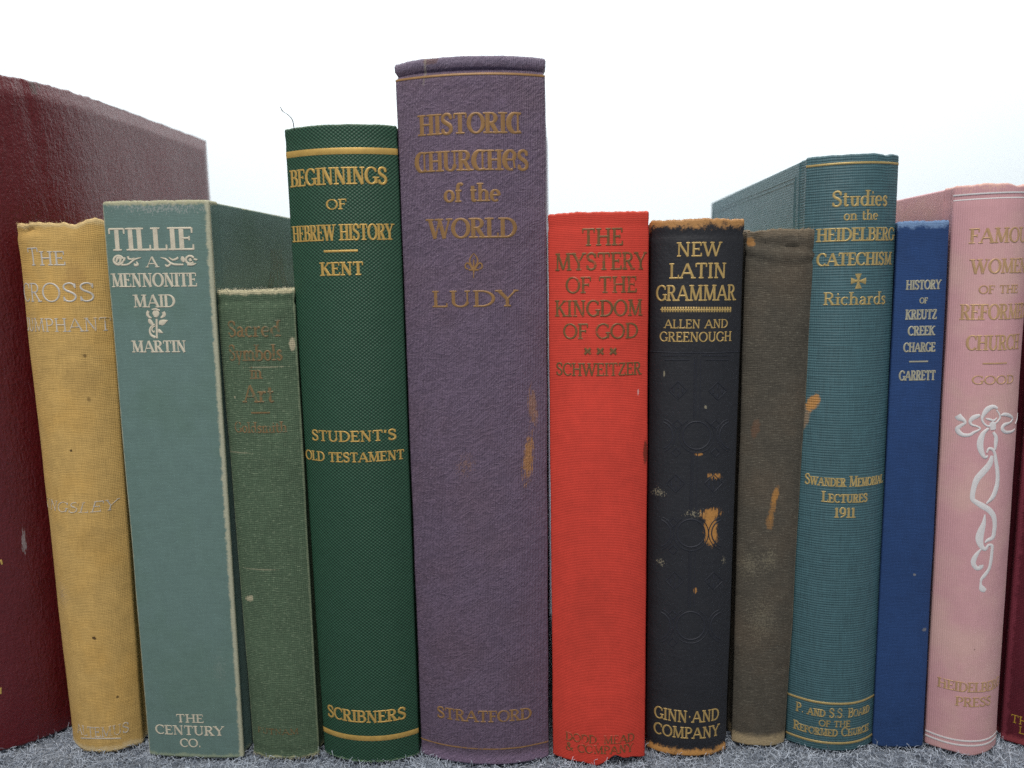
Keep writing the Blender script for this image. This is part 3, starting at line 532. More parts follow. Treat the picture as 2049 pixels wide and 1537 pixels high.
def cloth(name, col, weave, wl, amp, bump_mm, H, smax, rough=.75, mottle=.12, slub=.12, spec=.3, sheen=0.0,
          wears=(), patches=(), fleck=None, seed=0.0, tint=None):
    """book cloth: thread pattern and wear in millimetres of the cloth itself"""
    g = G(name)
    U, V = g.uv_mm()
    UV = g.vec(U, V, seed)
    warp = g.noise(UV, .22, 2)
    nh = g.noise(g.vec(g.mul(U, .10), g.mul(V, 2.2), seed), 1.0, 2)
    nv = g.noise(g.vec(g.mul(U, 2.2), g.mul(V, .10), seed + 3), 1.0, 2)
    wob = g.mul(g.sub(warp, .5), 1.2)
    if weave == 'plain':
        a = g.m('SINE', g.mul(g.add(U, wob), TAU / wl)); b = g.m('SINE', g.mul(g.add(V, wob), TAU / wl))
        h = g.add(.5, g.mul(g.add(a, b), .25))
    elif weave == 'rib_h':
        a = g.m('SINE', g.add(g.mul(V, TAU / wl), g.mul(nh, 5.0 if slub > .1 else 2.0)))
        b = g.m('SINE', g.mul(U, TAU / (wl * .7)))
        h = g.add(.5, g.add(g.mul(a, .36), g.mul(b, .12)))
    elif weave == 'rib_v':
        a = g.m('SINE', g.add(g.mul(U, TAU / wl), g.mul(nv, 3.0)))
        h = g.add(.5, g.mul(a, .45))
    elif weave == 'grain':
        a = g.mul(U, TAU / wl); b = g.mul(V, TAU / (wl * .8))
        h = g.add(.5, g.mul(g.mul(g.m('COSINE', a), g.m('COSINE', b)), .5))
    elif weave == 'leather':
        v1 = g.voro(g.vec(g.add(U, g.mul(warp, 2.0)), g.mul(V, .8), seed), .9)
        h = g.add(g.mul(v1, .5), g.mul(g.noise(UV, .8, 5, .6), .6))
    elif weave == 'hide':
        v1 = g.voro(g.vec(g.mul(g.add(U, g.mul(warp, 2.0)), 1.1), g.mul(V, .8), seed), .9)
        w2 = g.noise(g.vec(g.mul(U, .55), g.mul(V, .16), seed), 1.0, 4, .6, 1.0)
        h = g.add(g.add(g.mul(v1, .25), g.mul(g.noise(UV, .9, 4, .6), .35)), g.mul(w2, .9))
    elif weave == 'crinkle':
        rot = g.vec(g.add(g.mul(U, .45), g.mul(V, .30)), g.sub(g.mul(V, .95), g.mul(U, .75)), seed)
        w1 = g.noise(rot, .30, 5, .62, 1.4)
        ridge = g.sub(1.0, g.mul(g.m('ABSOLUTE', g.sub(g.noise(UV, .38, 3, .6, .8), .5)), 4.0))
        line = g.m('SINE', g.mul(g.add(U, g.mul(wob, .3)), TAU / wl))
        r2 = g.ramp(g.sub(1.0, g.mul(g.m('ABSOLUTE', g.sub(g.noise(rot, .22, 3, .55, 1.6), .5)), 6.0)), .45, 1.0)
        h = g.add(g.add(g.mul(w1, .40), g.mul(r2, .20)), g.add(g.add(g.mul(g.noise(UV, 1.1, 3, .6), .5), g.mul(ridge, .10)), g.mul(line, .2)))
    big = g.noise(UV, .035, 4, .6)
    mid = g.noise(UV, .22, 3, .6)
    fac = g.add(1.0, g.add(g.mul(g.sub(h, .5), amp * 2), g.mul(g.sub(g.add(nh, nv), 1.0), slub * 2)))
    fac = g.add(fac, g.mul(g.sub(g.add(big, mid), 1.0), mottle * 2.2))
    fac = g.m('MAXIMUM', fac, .25)
    c = g.scale(col, fac)
    if tint:
        c = g.mix(g.mul(g.ramp(big, .42, .68), tint[1]), c, g.scale(tint[0], fac))
    if fleck:
        fm = g.ramp(g.noise(g.vec(g.mul(U, .5), g.mul(V, 2.0), seed + 9), 1.3, 2, .7), fleck[1], fleck[1] + .1)
        c = g.mix(g.mul(fm, fleck[2]), c, fleck[0])
    en = g.noise(UV, .35, 5, .7); en2 = g.noise(UV, 1.6, 2, .6)
    for w in wears:                       # ('top'|'bottom'|'left'|'right'|'sides', width mm, colour, strength, raggedness)
        side, wd, wc, st, rag = w
        if side == 'top': d = g.sub(H, V)
        elif side == 'bottom': d = V
        elif side == 'left': d = g.add(U, smax)
        elif side == 'right': d = g.sub(smax, U)
        elif side == 'corner': d = g.m('ABSOLUTE', g.sub(U, smax))
        elif side == 'corner_left': d = g.m('ABSOLUTE', g.add(U, smax))
        nn = g.add(g.mul(g.sub(en, .5), rag * 4.0), g.mul(g.sub(en2, .5), rag * 1.6))
        k = g.ramp(g.add(g.sub(d, wd), g.mul(nn, wd)), wd * .35, -wd * .35 - .15)
        c = g.mix(g.mul(k, st), c, g.scale(wc, g.add(.8, g.mul(en2, .4))))
    for (s0, z0, rs, rz, rot, pc, st, mode) in patches:
        ca, sa = math.cos(math.radians(rot)), math.sin(math.radians(rot))
        du = g.sub(U, s0); dv = g.sub(V, z0)
        pu = g.m('DIVIDE', g.sub(g.mul(du, ca), g.mul(dv, sa)), rs)
        pv = g.m('DIVIDE', g.add(g.mul(du, sa), g.mul(dv, ca)), rz)
        rr = g.m('SQRT', g.add(g.mul(pu, pu), g.mul(pv, pv)))
        big_r = min(rs, rz)
        edge = g.noise(g.vec(U, V, s0), .9 if big_r > 1.2 else 2.0, 4, .65)
        if mode == 0: e = g.mul(g.sub(edge, .5), 1.4)
        elif mode == 1: e = g.add(g.mul(g.sub(edge, .5), 1.2), g.mul(g.sub(g.noise(g.vec(g.mul(U, 2.6), g.mul(V, .35), z0), 1.0, 3), .5), 2.6))
        else: e = g.add(.45, g.mul(g.sub(g.noise(g.vec(g.mul(U, 2.0), g.mul(V, 1.4), z0), 1.0, 2), .5), 5.5))
        k = g.ramp(g.add(rr, e), 1.05, .62)
        c = g.mix(g.mul(k, st), c, g.scale(PCOL[pc], g.add(.75, g.mul(edge, .5))))
    g.put(g.bsdf.inputs['Base Color'], c)
    rg = g.add(rough, g.mul(g.sub(mid, .5), .18))
    g.put(g.bsdf.inputs['Roughness'], g.m('MINIMUM', g.m('MAXIMUM', rg, .15), 1.0))
    g.bsdf.inputs['Specular IOR Level'].default_value = spec
    g.bsdf.inputs['Sheen Weight'].default_value = sheen
    nrm = g.bump(h, bump_mm)
    sk = min(1.5, slub / .10)
    nrm = g.bump(g.add(g.mul(nh, .5 * sk), g.add(g.mul(nv, .4 * sk), mid)), min(bump_mm, .2) * 1.6, .6, nrm)
    g.put(g.bsdf.inputs['Normal'], nrm)
    return g.mat

def foil(name, col, under, worn=.0, metal=.35, rough=.42, dirt=.4):
    """stamped lettering: pressed foil or ink that has rubbed off in places"""
    g = G(name)
    tc = g.n('ShaderNodeTexCoord')
    v = tc.outputs['Object']
    a = g.noise(v, 900.0, 3, .65); b = g.noise(v, 160.0, 3, .6)
    k = g.ramp(g.add(g.mul(a, .6), g.mul(b, .4)), worn - .09, worn + .09)
    c = g.scale(col, g.add(1.0 - dirt, g.add(g.mul(g.noise(v, 420.0, 2), dirt), g.mul(g.noise(v, 110.0, 3, .6), dirt))))
    g.put(g.bsdf.inputs['Base Color'], g.mix(k, under, c))
    g.put(g.bsdf.inputs['Metallic'], g.mul(k, metal))
    g.put(g.bsdf.inputs['Roughness'], rough)
    g.put(g.bsdf.inputs['Normal'], g.bump(a, .05, .6))
    return g.mat

def plain(name, col, rough=.7, spec=.3):
    g = G(name)
    tc = g.n('ShaderNodeTexCoord')
    f = g.noise(tc.outputs['Object'], 300.0, 3)
    g.put(g.bsdf.inputs['Base Color'], g.scale(col, g.add(.75, g.mul(f, .5))))
    g.bsdf.inputs['Roughness'].default_value = rough
    g.bsdf.inputs['Specular IOR Level'].default_value = spec
    return g.mat

def paper_mat():
    g = G('page_edges')
    tc = g.n('ShaderNodeTexCoord')
    sp = g.n('ShaderNodeSeparateXYZ'); g.nt.links.new(tc.outputs['Object'], sp.inputs[0])
    st = g.noise(g.vec(g.mul(sp.outputs[0], 5000.0), g.mul(sp.outputs[1], 30.0), g.mul(sp.outputs[2], 30.0)), 1.0, 2)
    st2 = g.noise(tc.outputs['Object'], 60.0, 4)
    g.put(g.bsdf.inputs['Base Color'], g.scale(srgb(205, 190, 158), g.add(.45, g.add(g.mul(st, .6), g.mul(st2, .45)))))
    g.bsdf.inputs['Roughness'].default_value = .9
    g.put(g.bsdf.inputs['Normal'], g.bump(st, .15))
    return g.mat
PAPER = paper_mat()

# ------------------------------------------------------------------ mesh helpers
def link(name, me, mat, parent=None, smooth=True):
    o = bpy.data.objects.new(name, me)
    scene.collection.objects.link(o)
    if mat: me.materials.append(mat)
    if smooth:
        for p in me.polygons: p.use_smooth = True
    if smooth and len(me.polygons) > 0: me.set_sharp_from_angle(angle=math.radians(58))
    if parent: o.parent = parent
    return o

def chaikin(P, it=2):
    for _ in range(it):
        Q = [P[0]]
        for a, b in zip(P, P[1:]):
            Q.append((a[0] * .75 + b[0] * .25, a[1] * .75 + b[1] * .25)); Q.append((a[0] * .25 + b[0] * .75, a[1] * .25 + b[1] * .75))
        Q.append(P[-1]); P = Q
    return P

class Profile:
    """outline of a spine seen from above (mm): side wall, shoulder, round back, shoulder, side wall"""
    def __init__(self, hw, b, p, wall=7.0, groove=.9, q=1.0):
        u = [i / 24 for i in range(-24, 25)]
        back = [(hw * t, -b * (1 - abs(t) ** p) ** (1 / q)) for t in ([math.sin(v * math.pi / 2) for v in u] if q > 1 else u)]
        side = [(hw - (.1 if groove else .02), wall * .18), (hw - groove, wall * .5), (hw - groove * .8, wall * .75), (hw - (.2 if groove else .1), wall)]
        left = [(-x, y) for x, y in reversed(side)]
        pts = chaikin(left + back + side, 2)
        L = [0.0]
        for a, c in zip(pts, pts[1:]): L.append(L[-1] + math.hypot(c[0] - a[0], c[1] - a[1]))
        tot = L[-1]; N = 110
        self.s = []; self.pt = []
        j = 0
        for i in range(N + 1):
            t = tot * i / N
            while j < len(L) - 2 and L[j + 1] < t: j += 1
            f = (t - L[j]) / max(1e-9, L[j + 1] - L[j])
            self.pt.append((pts[j][0] + f * (pts[j + 1][0] - pts[j][0]), pts[j][1] + f * (pts[j + 1][1] - pts[j][1])))
            self.s.append(t - tot / 2)
        self.nrm = []
        for i in range(N + 1):
            a = self.pt[max(0, i - 1)]; c = self.pt[min(N, i + 1)]
            dx, dy = c[0] - a[0], c[1] - a[1]; l = math.hypot(dx, dy)
            self.nrm.append((dy / l, -dx / l))
        self.N = N; self.half = tot / 2
        self.face = self.half - wall - .3        # half arc length of the visible back
    def at(self, s):
        t = (s + self.half) / (2 * self.half) * self.N
        i = max(0, min(self.N - 1, int(math.floor(t)))); f = t - i
        a, c = self.pt[i], self.pt[i + 1]; n0, n1 = self.nrm[i], self.nrm[i + 1]
        nx, ny = n0[0] + f * (n1[0] - n0[0]), n0[1] + f * (n1[1] - n0[1]); l = math.hypot(nx, ny)
        return a[0] + f * (c[0] - a[0]), a[1] + f * (c[1] - a[1]), nx / l, ny / l

class Surf:
    def __init__(self, prof, disp, tap): self.p = prof; self.d = disp; self.t = tap
    def __call__(self, s, z, h=0.0):
        x, y, nx, ny = self.p.at(s)
        d = self.d(s, z) + h
        return Vector(((x * self.t(z) + nx * d) * MM, (y + ny * d) * MM, z * MM))

def spine_mesh(name, prof, disp, H, ztop, zbot, tap, th=1.3, nz=150, rnd=.9):
    zs = []
    for k in range(9): zs.append(rnd * 1.2 * (k / 8) ** 1.6)
    body = [rnd * 1.2 + (H - 2.4 * rnd) * i / nz for i in range(1, nz)]
    zs = zs + body + [H - z for z in reversed(zs)]
    M = len(zs); N = prof.N
    V = []; uv = []
    for j, z in enumerate(zs):
        d_end = min(z, H - z)
        inset = rnd - math.sqrt(max(0, rnd * rnd - max(0, rnd - d_end) ** 2)) if d_end < rnd else 0
        for i in range(N + 1):
            s = prof.s[i]
            (x, y), (nx, ny) = prof.pt[i], prof.nrm[i]
            t = z / H
            zz = z + ztop(s) * max(0, (t - .93) / .07) ** 2 + zbot(s) * max(0, (.05 - t) / .05) ** 2
            d = disp(s, z) - inset * .8
            V.append(((x * tap(z) + nx * d) * MM, (y + ny * d) * MM, zz * MM)); uv.append((s * MM, z * MM))
    base = len(V)
    for j, z in enumerate(zs):
        for i in range(N + 1):
            (x, y), (nx, ny) = prof.pt[i], prof.nrm[i]
            v = V[j * (N + 1) + i]
            d = disp(prof.s[i], z) - th
            V.append(((x * tap(z) + nx * d) * MM, (y + ny * d) * MM, v[2])); uv.append((prof.s[i] * MM, z * MM))
    F = []
    for j in range(M - 1):
        for i in range(N):
            a = j * (N + 1) + i
            F.append((a, a + 1, a + N + 2, a + N + 1))
            b = base + a
            F.append((b, b + N + 1, b + N + 2, b + 1))
    for i in range(N):
        F.append((i, base + i, base + i + 1, i + 1))
        a = (M - 1) * (N + 1) + i
        F.append((a, a + 1, base + a + 1, base + a))
    for j in range(M - 1):
        a = j * (N + 1); F.append((a, a + N + 1, base + a + N + 1, base + a))
        a = a + N; F.append((a, base + a, base + a + N + 1, a + N + 1))
    me = bpy.data.meshes.new(name)
    me.from_pydata(V, [], F)
    ul = me.uv_layers.new(name='mm')
    for l in me.loops: ul.data[l.index].uv = uv[l.vertex_index]
    return me

def board_mesh(name, x0, x1, y0, y1, z0, z1, bev=.7, nseg=3, disp=0.0, out=1, zdrop=None, uoff=0.0):
    """a cover board (mm), gently uneven, with rounded edges"""
    ny, nzz = 26, 34
    bm = bmesh.new()
    xo = x1 if out > 0 else x0; xi = x0 if out > 0 else x1
    def ring(d):                # distance from the edge -> inset of the face
        return (2.0 * (1 - d / bev) if bev > 2 else bev - math.sqrt(max(0, bev * bev - max(0, bev - d) ** 2))) if d < bev else 0
    ys = sorted(set([y0 + bev * k / 5 for k in range(6)] + [y1 - bev * k / 5 for k in range(6)] + [y0 + (y1 - y0) * i / ny for i in range(1, ny)]))
    zs = sorted(set([z0 + bev * k / 5 for k in range(6)] + [z1 - bev * k / 5 for k in range(6)] + [z0 + (z1 - z0) * i / nzz for i in range(1, nzz)]))
    def sheet(x, sgn, amp):
        g = []
        for z in zs:
            row = []
            for y in ys:
                ins = max(ring(y1 - y if bev > 2 else min(y - y0, y1 - y)), ring(min(z - z0, z1 - z)))
                ins = min(ins, bev * .98)
                d = amp * mn.noise((y * .03, z * .03, x)) * (min(1, (y - y0) / 30) if bev > 2 else 1) if amp else 0
                zz = z + (zdrop(y) * max(0, (z - z0) / (z1 - z0) - .94) / .06 if zdrop else 0)
                row.append(bm.verts.new(((x - sgn * ins + sgn * d) * MM, y * MM, zz * MM)))
            g.append(row)
        return g
    so = 1 if xo > xi else -1
    A = sheet(xo, so, disp); Bq = sheet(xi, -so, 0)
    for g, flip in ((A, so < 0), (Bq, so > 0)):
        for j in range(len(zs) - 1):
            for i in range(len(ys) - 1):
                q = [g[j][i], g[j][i + 1], g[j + 1][i + 1], g[j + 1][i]]
                bm.faces.new(q[::-1] if flip else q)
    def strip(P, Q):
        for a in range(len(P) - 1): bm.faces.new((P[a], P[a + 1], Q[a + 1], Q[a]))
    strip(A[0], Bq[0]); strip(Bq[-1], A[-1])
    strip([r[0] for r in Bq], [r[0] for r in A]); strip([r[-1] for r in A], [r[-1] for r in Bq])
    bmesh.ops.recalc_face_normals(bm, faces=bm.faces)
    ul = bm.loops.layers.uv.new('mm')
    for f in bm.faces:
        for l in f.loops:
            co = l.vert.co; l[ul].uv = (co.y + .5 * co.x + uoff, co.z)
    me = bpy.data.meshes.new(name); bm.to_mesh(me); bm.free()
    return me

def page_mesh(hw, y0, y1, z0, z1):
    bm = bmesh.new(); rows = []
    for k in range(13):
        t = k / 12; x = -hw + 2 * hw * t
        cav = 3.0 * (1 - (2 * t - 1) ** 2)
        rows.append([bm.verts.new((x * MM, y * MM, z * MM)) for y, z in ((y0, z0), (y1 - cav, z0), (y1 - cav, z1), (y0, z1))])
    for a, b in zip(rows, rows[1:]):
        for i in range(4): bm.faces.new((a[i], a[(i + 1) % 4], b[(i + 1) % 4], b[i]))
    bm.faces.new(rows[0][::-1]); bm.faces.new(rows[-1])
    bmesh.ops.recalc_face_normals(bm, faces=bm.faces)
    me = bpy.data.meshes.new('page_block'); bm.to_mesh(me); bm.free()
    return me

_layer = [0]
def resample(st, step=.7):
    out = [st[0]]
    for a, b in zip(st, st[1:]):
        L = math.hypot(b[0] - a[0], b[1] - a[1]); k = max(1, int(math.ceil(L / step)))
        for i in range(1, k + 1):
            f = i / k; out.append(tuple(a[q] + f * (b[q] - a[q]) for q in range(3)))
    return out

def ribbons(strokes, surf, h0=.05, h1=.16, shoulder=.72):
    """strokes of varying width [(s, z, width)] in mm laid on the surface as thin raised ribbons"""
    V = []; F = []
    for st in strokes:
        st = resample(st)
        if len(st) < 2: continue
        _layer[0] = (_layer[0] + 1) % 24
        e = _layer[0] * .0025
        n = len(st); idx = []
        for i in range(n):
            a = st[max(0, i - 1)]; c = st[min(n - 1, i + 1)]
            dx, dz = c[0] - a[0], c[1] - a[1]; l = math.hypot(dx, dz) or 1.0
            nx, nz = -dz / l, dx / l
            s, z, w = st[i]; w = max(w, .05) / 2
            row = []
            for q, h in ((1, h0), (shoulder, h1 + e), (0, h1 + e + .01), (-shoulder, h1 + e), (-1, h0)):
                row.append(len(V)); V.append(tuple(surf(s + nx * w * q, z + nz * w * q, h)))
            idx.append(row)
        for r0, r1 in zip(idx, idx[1:]):
            for q in range(4): F.append((r0[q], r1[q], r1[q + 1], r0[q + 1]))
    me = bpy.data.meshes.new('lettering'); me.from_pydata(V, [], F)
    return me

def catmull(P, k=5):
    out = []
    Q = [P[0]] + list(P) + [P[-1]]
    for i in range(1, len(Q) - 2):
        p0, p1, p2, p3 = Q[i - 1:i + 3]
        for j in range(k):
            t = j / k
            out.append(tuple(.5 * (2 * p1[d] + (p2[d] - p0[d]) * t + (2 * p0[d] - 5 * p1[d] + 4 * p2[d] - p3[d]) * t * t + (3 * p1[d] - p0[d] - 3 * p2[d] + p3[d]) * t ** 3) for d in range(len(p1))))
    out.append(tuple(P[-1]))
    return out

# ------------------------------------------------------------------ stroke alphabet (cap height 1)
def arc(cx, cy, rx, ry, a0, a1, n=16):
    return [(cx + rx * math.cos(math.radians(a0 + (a1 - a0) * i / n)), cy + ry * math.sin(math.radians(a0 + (a1 - a0) * i / n))) for i in range(n + 1)]
# stroke = (weight, points, serif flags): t thick, n thin, c by direction, d thick in diagonals; flags: 0 serif at start, 1 serif at end, a/b arm tick down/up at end
def T(*p, f=''): return ('t', list(p), f)
def N(*p, f=''): return ('n', list(p), f)
def Cc(p, f=''): return ('c', p, f)
FONT = {
 'A': (.86, [N((.06, 0), (.42, .98), f='0'), T((.42, 1), (.80, 0), f='1'), N((.19, .34), (.67, .34))]),
 'B': (.66, [T((.14, 0), (.14, 1), f='LM'), Cc([(.14, .97), (.34, .97)] + arc(.34, .755, .2, .215, 90, -90) + [(.14, .53)]), Cc([(.30, .53)] + arc(.35, .28, .25, .25, 90, -90) + [(.14, .03)])]),
 'C': (.74, [Cc(arc(.42, .5, .37, .48, 42, 318, 26)), N((.695, .70), (.695, .97))]),
 'D': (.80, [T((.14, 0), (.14, 1), f='LM'), Cc([(.14, .97), (.30, .97)] + arc(.30, .5, .43, .47, 90, -90, 22) + [(.14, .03)])]),
 'E': (.62, [T((.14, 0), (.14, 1), f='LM'), N((.14, .97), (.55, .97), f='a'), N((.14, .52), (.44, .52), f='x'), N((.14, .03), (.58, .03), f='b')]),
 'F': (.58, [T((.14, 0), (.14, 1), f='0M'), N((.14, .97), (.55, .97), f='a'), N((.14, .52), (.44, .52), f='x')]),
 'G': (.80, [Cc(arc(.42, .5, .37, .48, 44, 330, 26)), T((.70, .06), (.70, .42), f='1'), N((.695, .72), (.695, .95))]),
 'H': (.82, [T((.15, 0), (.15, 1), f='01'), T((.67, 0), (.67, 1), f='01'), N((.15, .52), (.67, .52))]),
 'I': (.32, [T((.16, 0), (.16, 1), f='01')]),
 'K': (.76, [T((.14, 0), (.14, 1), f='01'), N((.64, .98), (.15, .42), f='0'), T((.30, .58), (.66, 0), f='1')]),
 'L': (.60, [T((.14, 0), (.14, 1), f='L1'), N((.14, .03), (.55, .03), f='b')]),
 'M': (1.0, [N((.14, 0), (.16, 1), f='0'), T((.17, 1), (.50, .04), f='0'), N((.50, .04), (.82, 1)), T((.82, 1), (.86, 0), f='01')]),
 'N': (.82, [N((.15, 0), (.15, 1), f='0'), T((.15, 1), (.67, .0), f='0'), N((.67, 0), (.67, 1), f='1')]),
 'O': (.84, [Cc(arc(.42, .5, .37, .48, 0, 360, 32))]),
 'P': (.62, [T((.14, 0), (.14, 1), f='0M'), Cc([(.14, .97), (.32, .97)] + arc(.32, .72, .24, .25, 90, -90) + [(.14, .47)])]),
 'R': (.72, [T((.14, 0), (.14, 1), f='0M'), Cc([(.14, .97), (.32, .97)] + arc(.32, .74, .23, .23, 90, -90) + [(.14, .51)]), T((.33, .51), (.62, .0), f='1')]),
 'S': (.60, [('d', catmull([(.52, .76), (.46, .92), (.30, .98), (.13, .90), (.09, .74), (.18, .60), (.32, .52), (.47, .41), (.53, .26), (.46, .09), (.30, .02), (.14, .07), (.07, .24)], 4), ''), N((.525, .72), (.525, .96)), N((.075, .04), (.075, .28))]),
 'T': (.72, [T((.36, 0), (.36, 1), f='0'), N((.36, .97), (.67, .97), f='a'), N((.36, .97), (.05, .97), f='a')]),
 'U': (.80, [T((.15, .30), (.15, 1), f='1'), Cc(arc(.40, .32, .25, .30, 180, 360)), N((.65, .32), (.65, 1), f='1')]),
 'V': (.80, [T((.08, 1), (.40, 0), f='0'), N((.40, 0), (.72, 1), f='1')]),
 'W': (1.14, [T((.07, 1), (.33, 0), f='0'), N((.33, 0), (.57, .95)), T((.55, 1), (.80, 0), f='0'), N((.80, 0), (1.06, 1), f='1')]),
 'Y': (.76, [T((.07, 1), (.38, .45), f='0'), N((.38, .45), (.69, 1), f='1'), T((.38, .46), (.38, 0), f='1')]),
 'Z': (.66, [N((.60, .97), (.09, .97), f='a'), T((.57, .97), (.08, .03)), N((.08, .03), (.60, .03), f='b')]),
 '(': (.78, [('h', arc(.46, .5, .36, .48, 80, 280, 22), ''), N((.58, .0), (.58, 1), f='01'), N((.46, .97), (.72, .93)), N((.46, .03), (.72, .08))]),
 ')': (.78, [('h', arc(.44, .5, .34, .48, 70, 290, 22), ''), N((.12, .52), (.62, .52)), Cc(catmull([(.48, .98), (.66, .80), (.60, .52)], 4)), N((.60, .50), (.66, .10))]),
 '1': (.40, [T((.21, 0), (.21, 1), f='0'), N((.21, .98), (.05, .82))]),
 '9': (.62, [Cc(arc(.31, .68, .22, .30, 0, 360, 22)), Cc(catmull([(.53, .68), (.48, .25), (.14, .02)], 5))]),
 '.': (.26, [T((.10, .07), (.18, .07))]), ',': (.26, [T((.14, .09), (.08, -.12))]), '·': (.34, [T((.12, .48), (.22, .48))]), "'": (.26, [T((.15, 1), (.10, .72))]),
 '&': (.86, [Cc(catmull([(.76, .42), (.60, .12), (.34, .02), (.12, .14), (.12, .36), (.36, .56), (.48, .76), (.36, .96), (.22, .82), (.30, .60), (.78, .02)], 4))]),
 ' ': (.36, []),
 'a': (.52, [Cc(catmull([(.09, .50), (.22, .62), (.37, .50), (.37, .30)], 4)), T((.37, .45), (.37, .0), f='1'), Cc(catmull([(.37, .38), (.16, .32), (.07, .16), (.17, .02), (.37, .14)], 4))]),
 'b': (.60, [T((.12, 0), (.12, 1), f='1'), Cc(arc(.31, .31, .22, .30, 0, 360, 22))]),
 'c': (.50, [Cc(arc(.28, .31, .22, .30, 48, 312, 20)), N((.42, .50), (.44, .54))]),
 'd': (.60, [T((.46, 0), (.46, 1), f='01'), Cc(arc(.27, .31, .21, .30, 0, 360, 22))]),
 'e': (.54, [Cc([(.08, .33), (.48, .33)] + arc(.28, .31, .21, .30, 6, 312, 20))]),
 'f': (.38, [T((.17, -.02), (.17, .80), f='0'), Cc(catmull([(.17, .78), (.22, .96), (.34, 1.0), (.42, .90)], 4)), N((.03, .60), (.37, .60))]),
 'h': (.62, [T((.12, 0), (.12, 1), f='01'), Cc(catmull([(.12, .42), (.22, .57), (.34, .61), (.47, .50), (.48, .35)], 4)), T((.48, .42), (.48, 0), f='1')]),
 'i': (.28, [T((.14, 0), (.14, .62), f='01'), T((.10, .84), (.18, .84))]),
 'l': (.28, [T((.14, 0), (.14, 1), f='01')]),
 'm': (.92, [T((.12, 0), (.12, .62), f='01'), Cc(catmull([(.12, .42), (.22, .57), (.32, .61), (.43, .50), (.44, .35)], 4)), T((.44, .42), (.44, 0), f='1'), Cc(catmull([(.44, .42), (.54, .57), (.64, .61), (.76, .50), (.77, .35)], 4)), T((.77, .42), (.77, 0), f='1')]),
 'n': (.62, [T((.12, 0), (.12, .62), f='01'), Cc(catmull([(.12, .42), (.22, .57), (.34, .61), (.47, .50), (.48, .35)], 4)), T((.48, .42), (.48, 0), f='1')]),
 'o': (.56, [Cc(arc(.28, .31, .22, .30, 0, 360, 24))]),
 'r': (.44, [T((.12, 0), (.12, .62), f='01'), Cc(catmull([(.12, .40), (.22, .56), (.32, .62), (.40, .54)], 4))]),
 's': (.44, [('d', catmull([(.37, .48), (.30, .60), (.18, .60), (.09, .48), (.16, .36), (.28, .29), (.37, .16), (.28, .02), (.15, .02), (.07, .14)], 4), '')]),
 't': (.40, [T((.16, .10), (.16, .86)), Cc(catmull([(.16, .12), (.22, .01), (.36, .08)], 4)), N((.03, .60), (.36, .60))]),
 'u': (.62, [T((.13, .20), (.13, .62), f='1'), Cc(catmull([(.13, .22), (.20, .03), (.34, .03), (.47, .18)], 4)), T((.47, 0), (.47, .62), f='1')]),
 'y': (.56, [T((.07, .62), (.28, .02), f='0'), N((.50, .62), (.20, -.24), f='0')]),
}
# style: thick, thin, serif half length, slant, small caps, lower-case scale
STYLE = {'roman': (.175, .095, .10), 'light': (.105, .07, .09), 'sc_light': (.105, .07, .09), 'slant': (.11, .07, .10), 'cream': (.215, .095, .11), 'faded': (.16, .10, .09),
 'cond': (.205, .105, .10), 'bold': (.22, .115, .11), 'uncial': (.22, .11, .12), 'black': (.21, .11, .08), 'fadedbold': (.22, .12, .11), 'plain': (.165, .115, .075), 'plainworn': (.18, .125, .07),
 'sc': (.20, .115, .09), 'scworn': (.19, .12, .08), 'block': (.24, .17, .06), 'pink': (.20, .10, .09)}

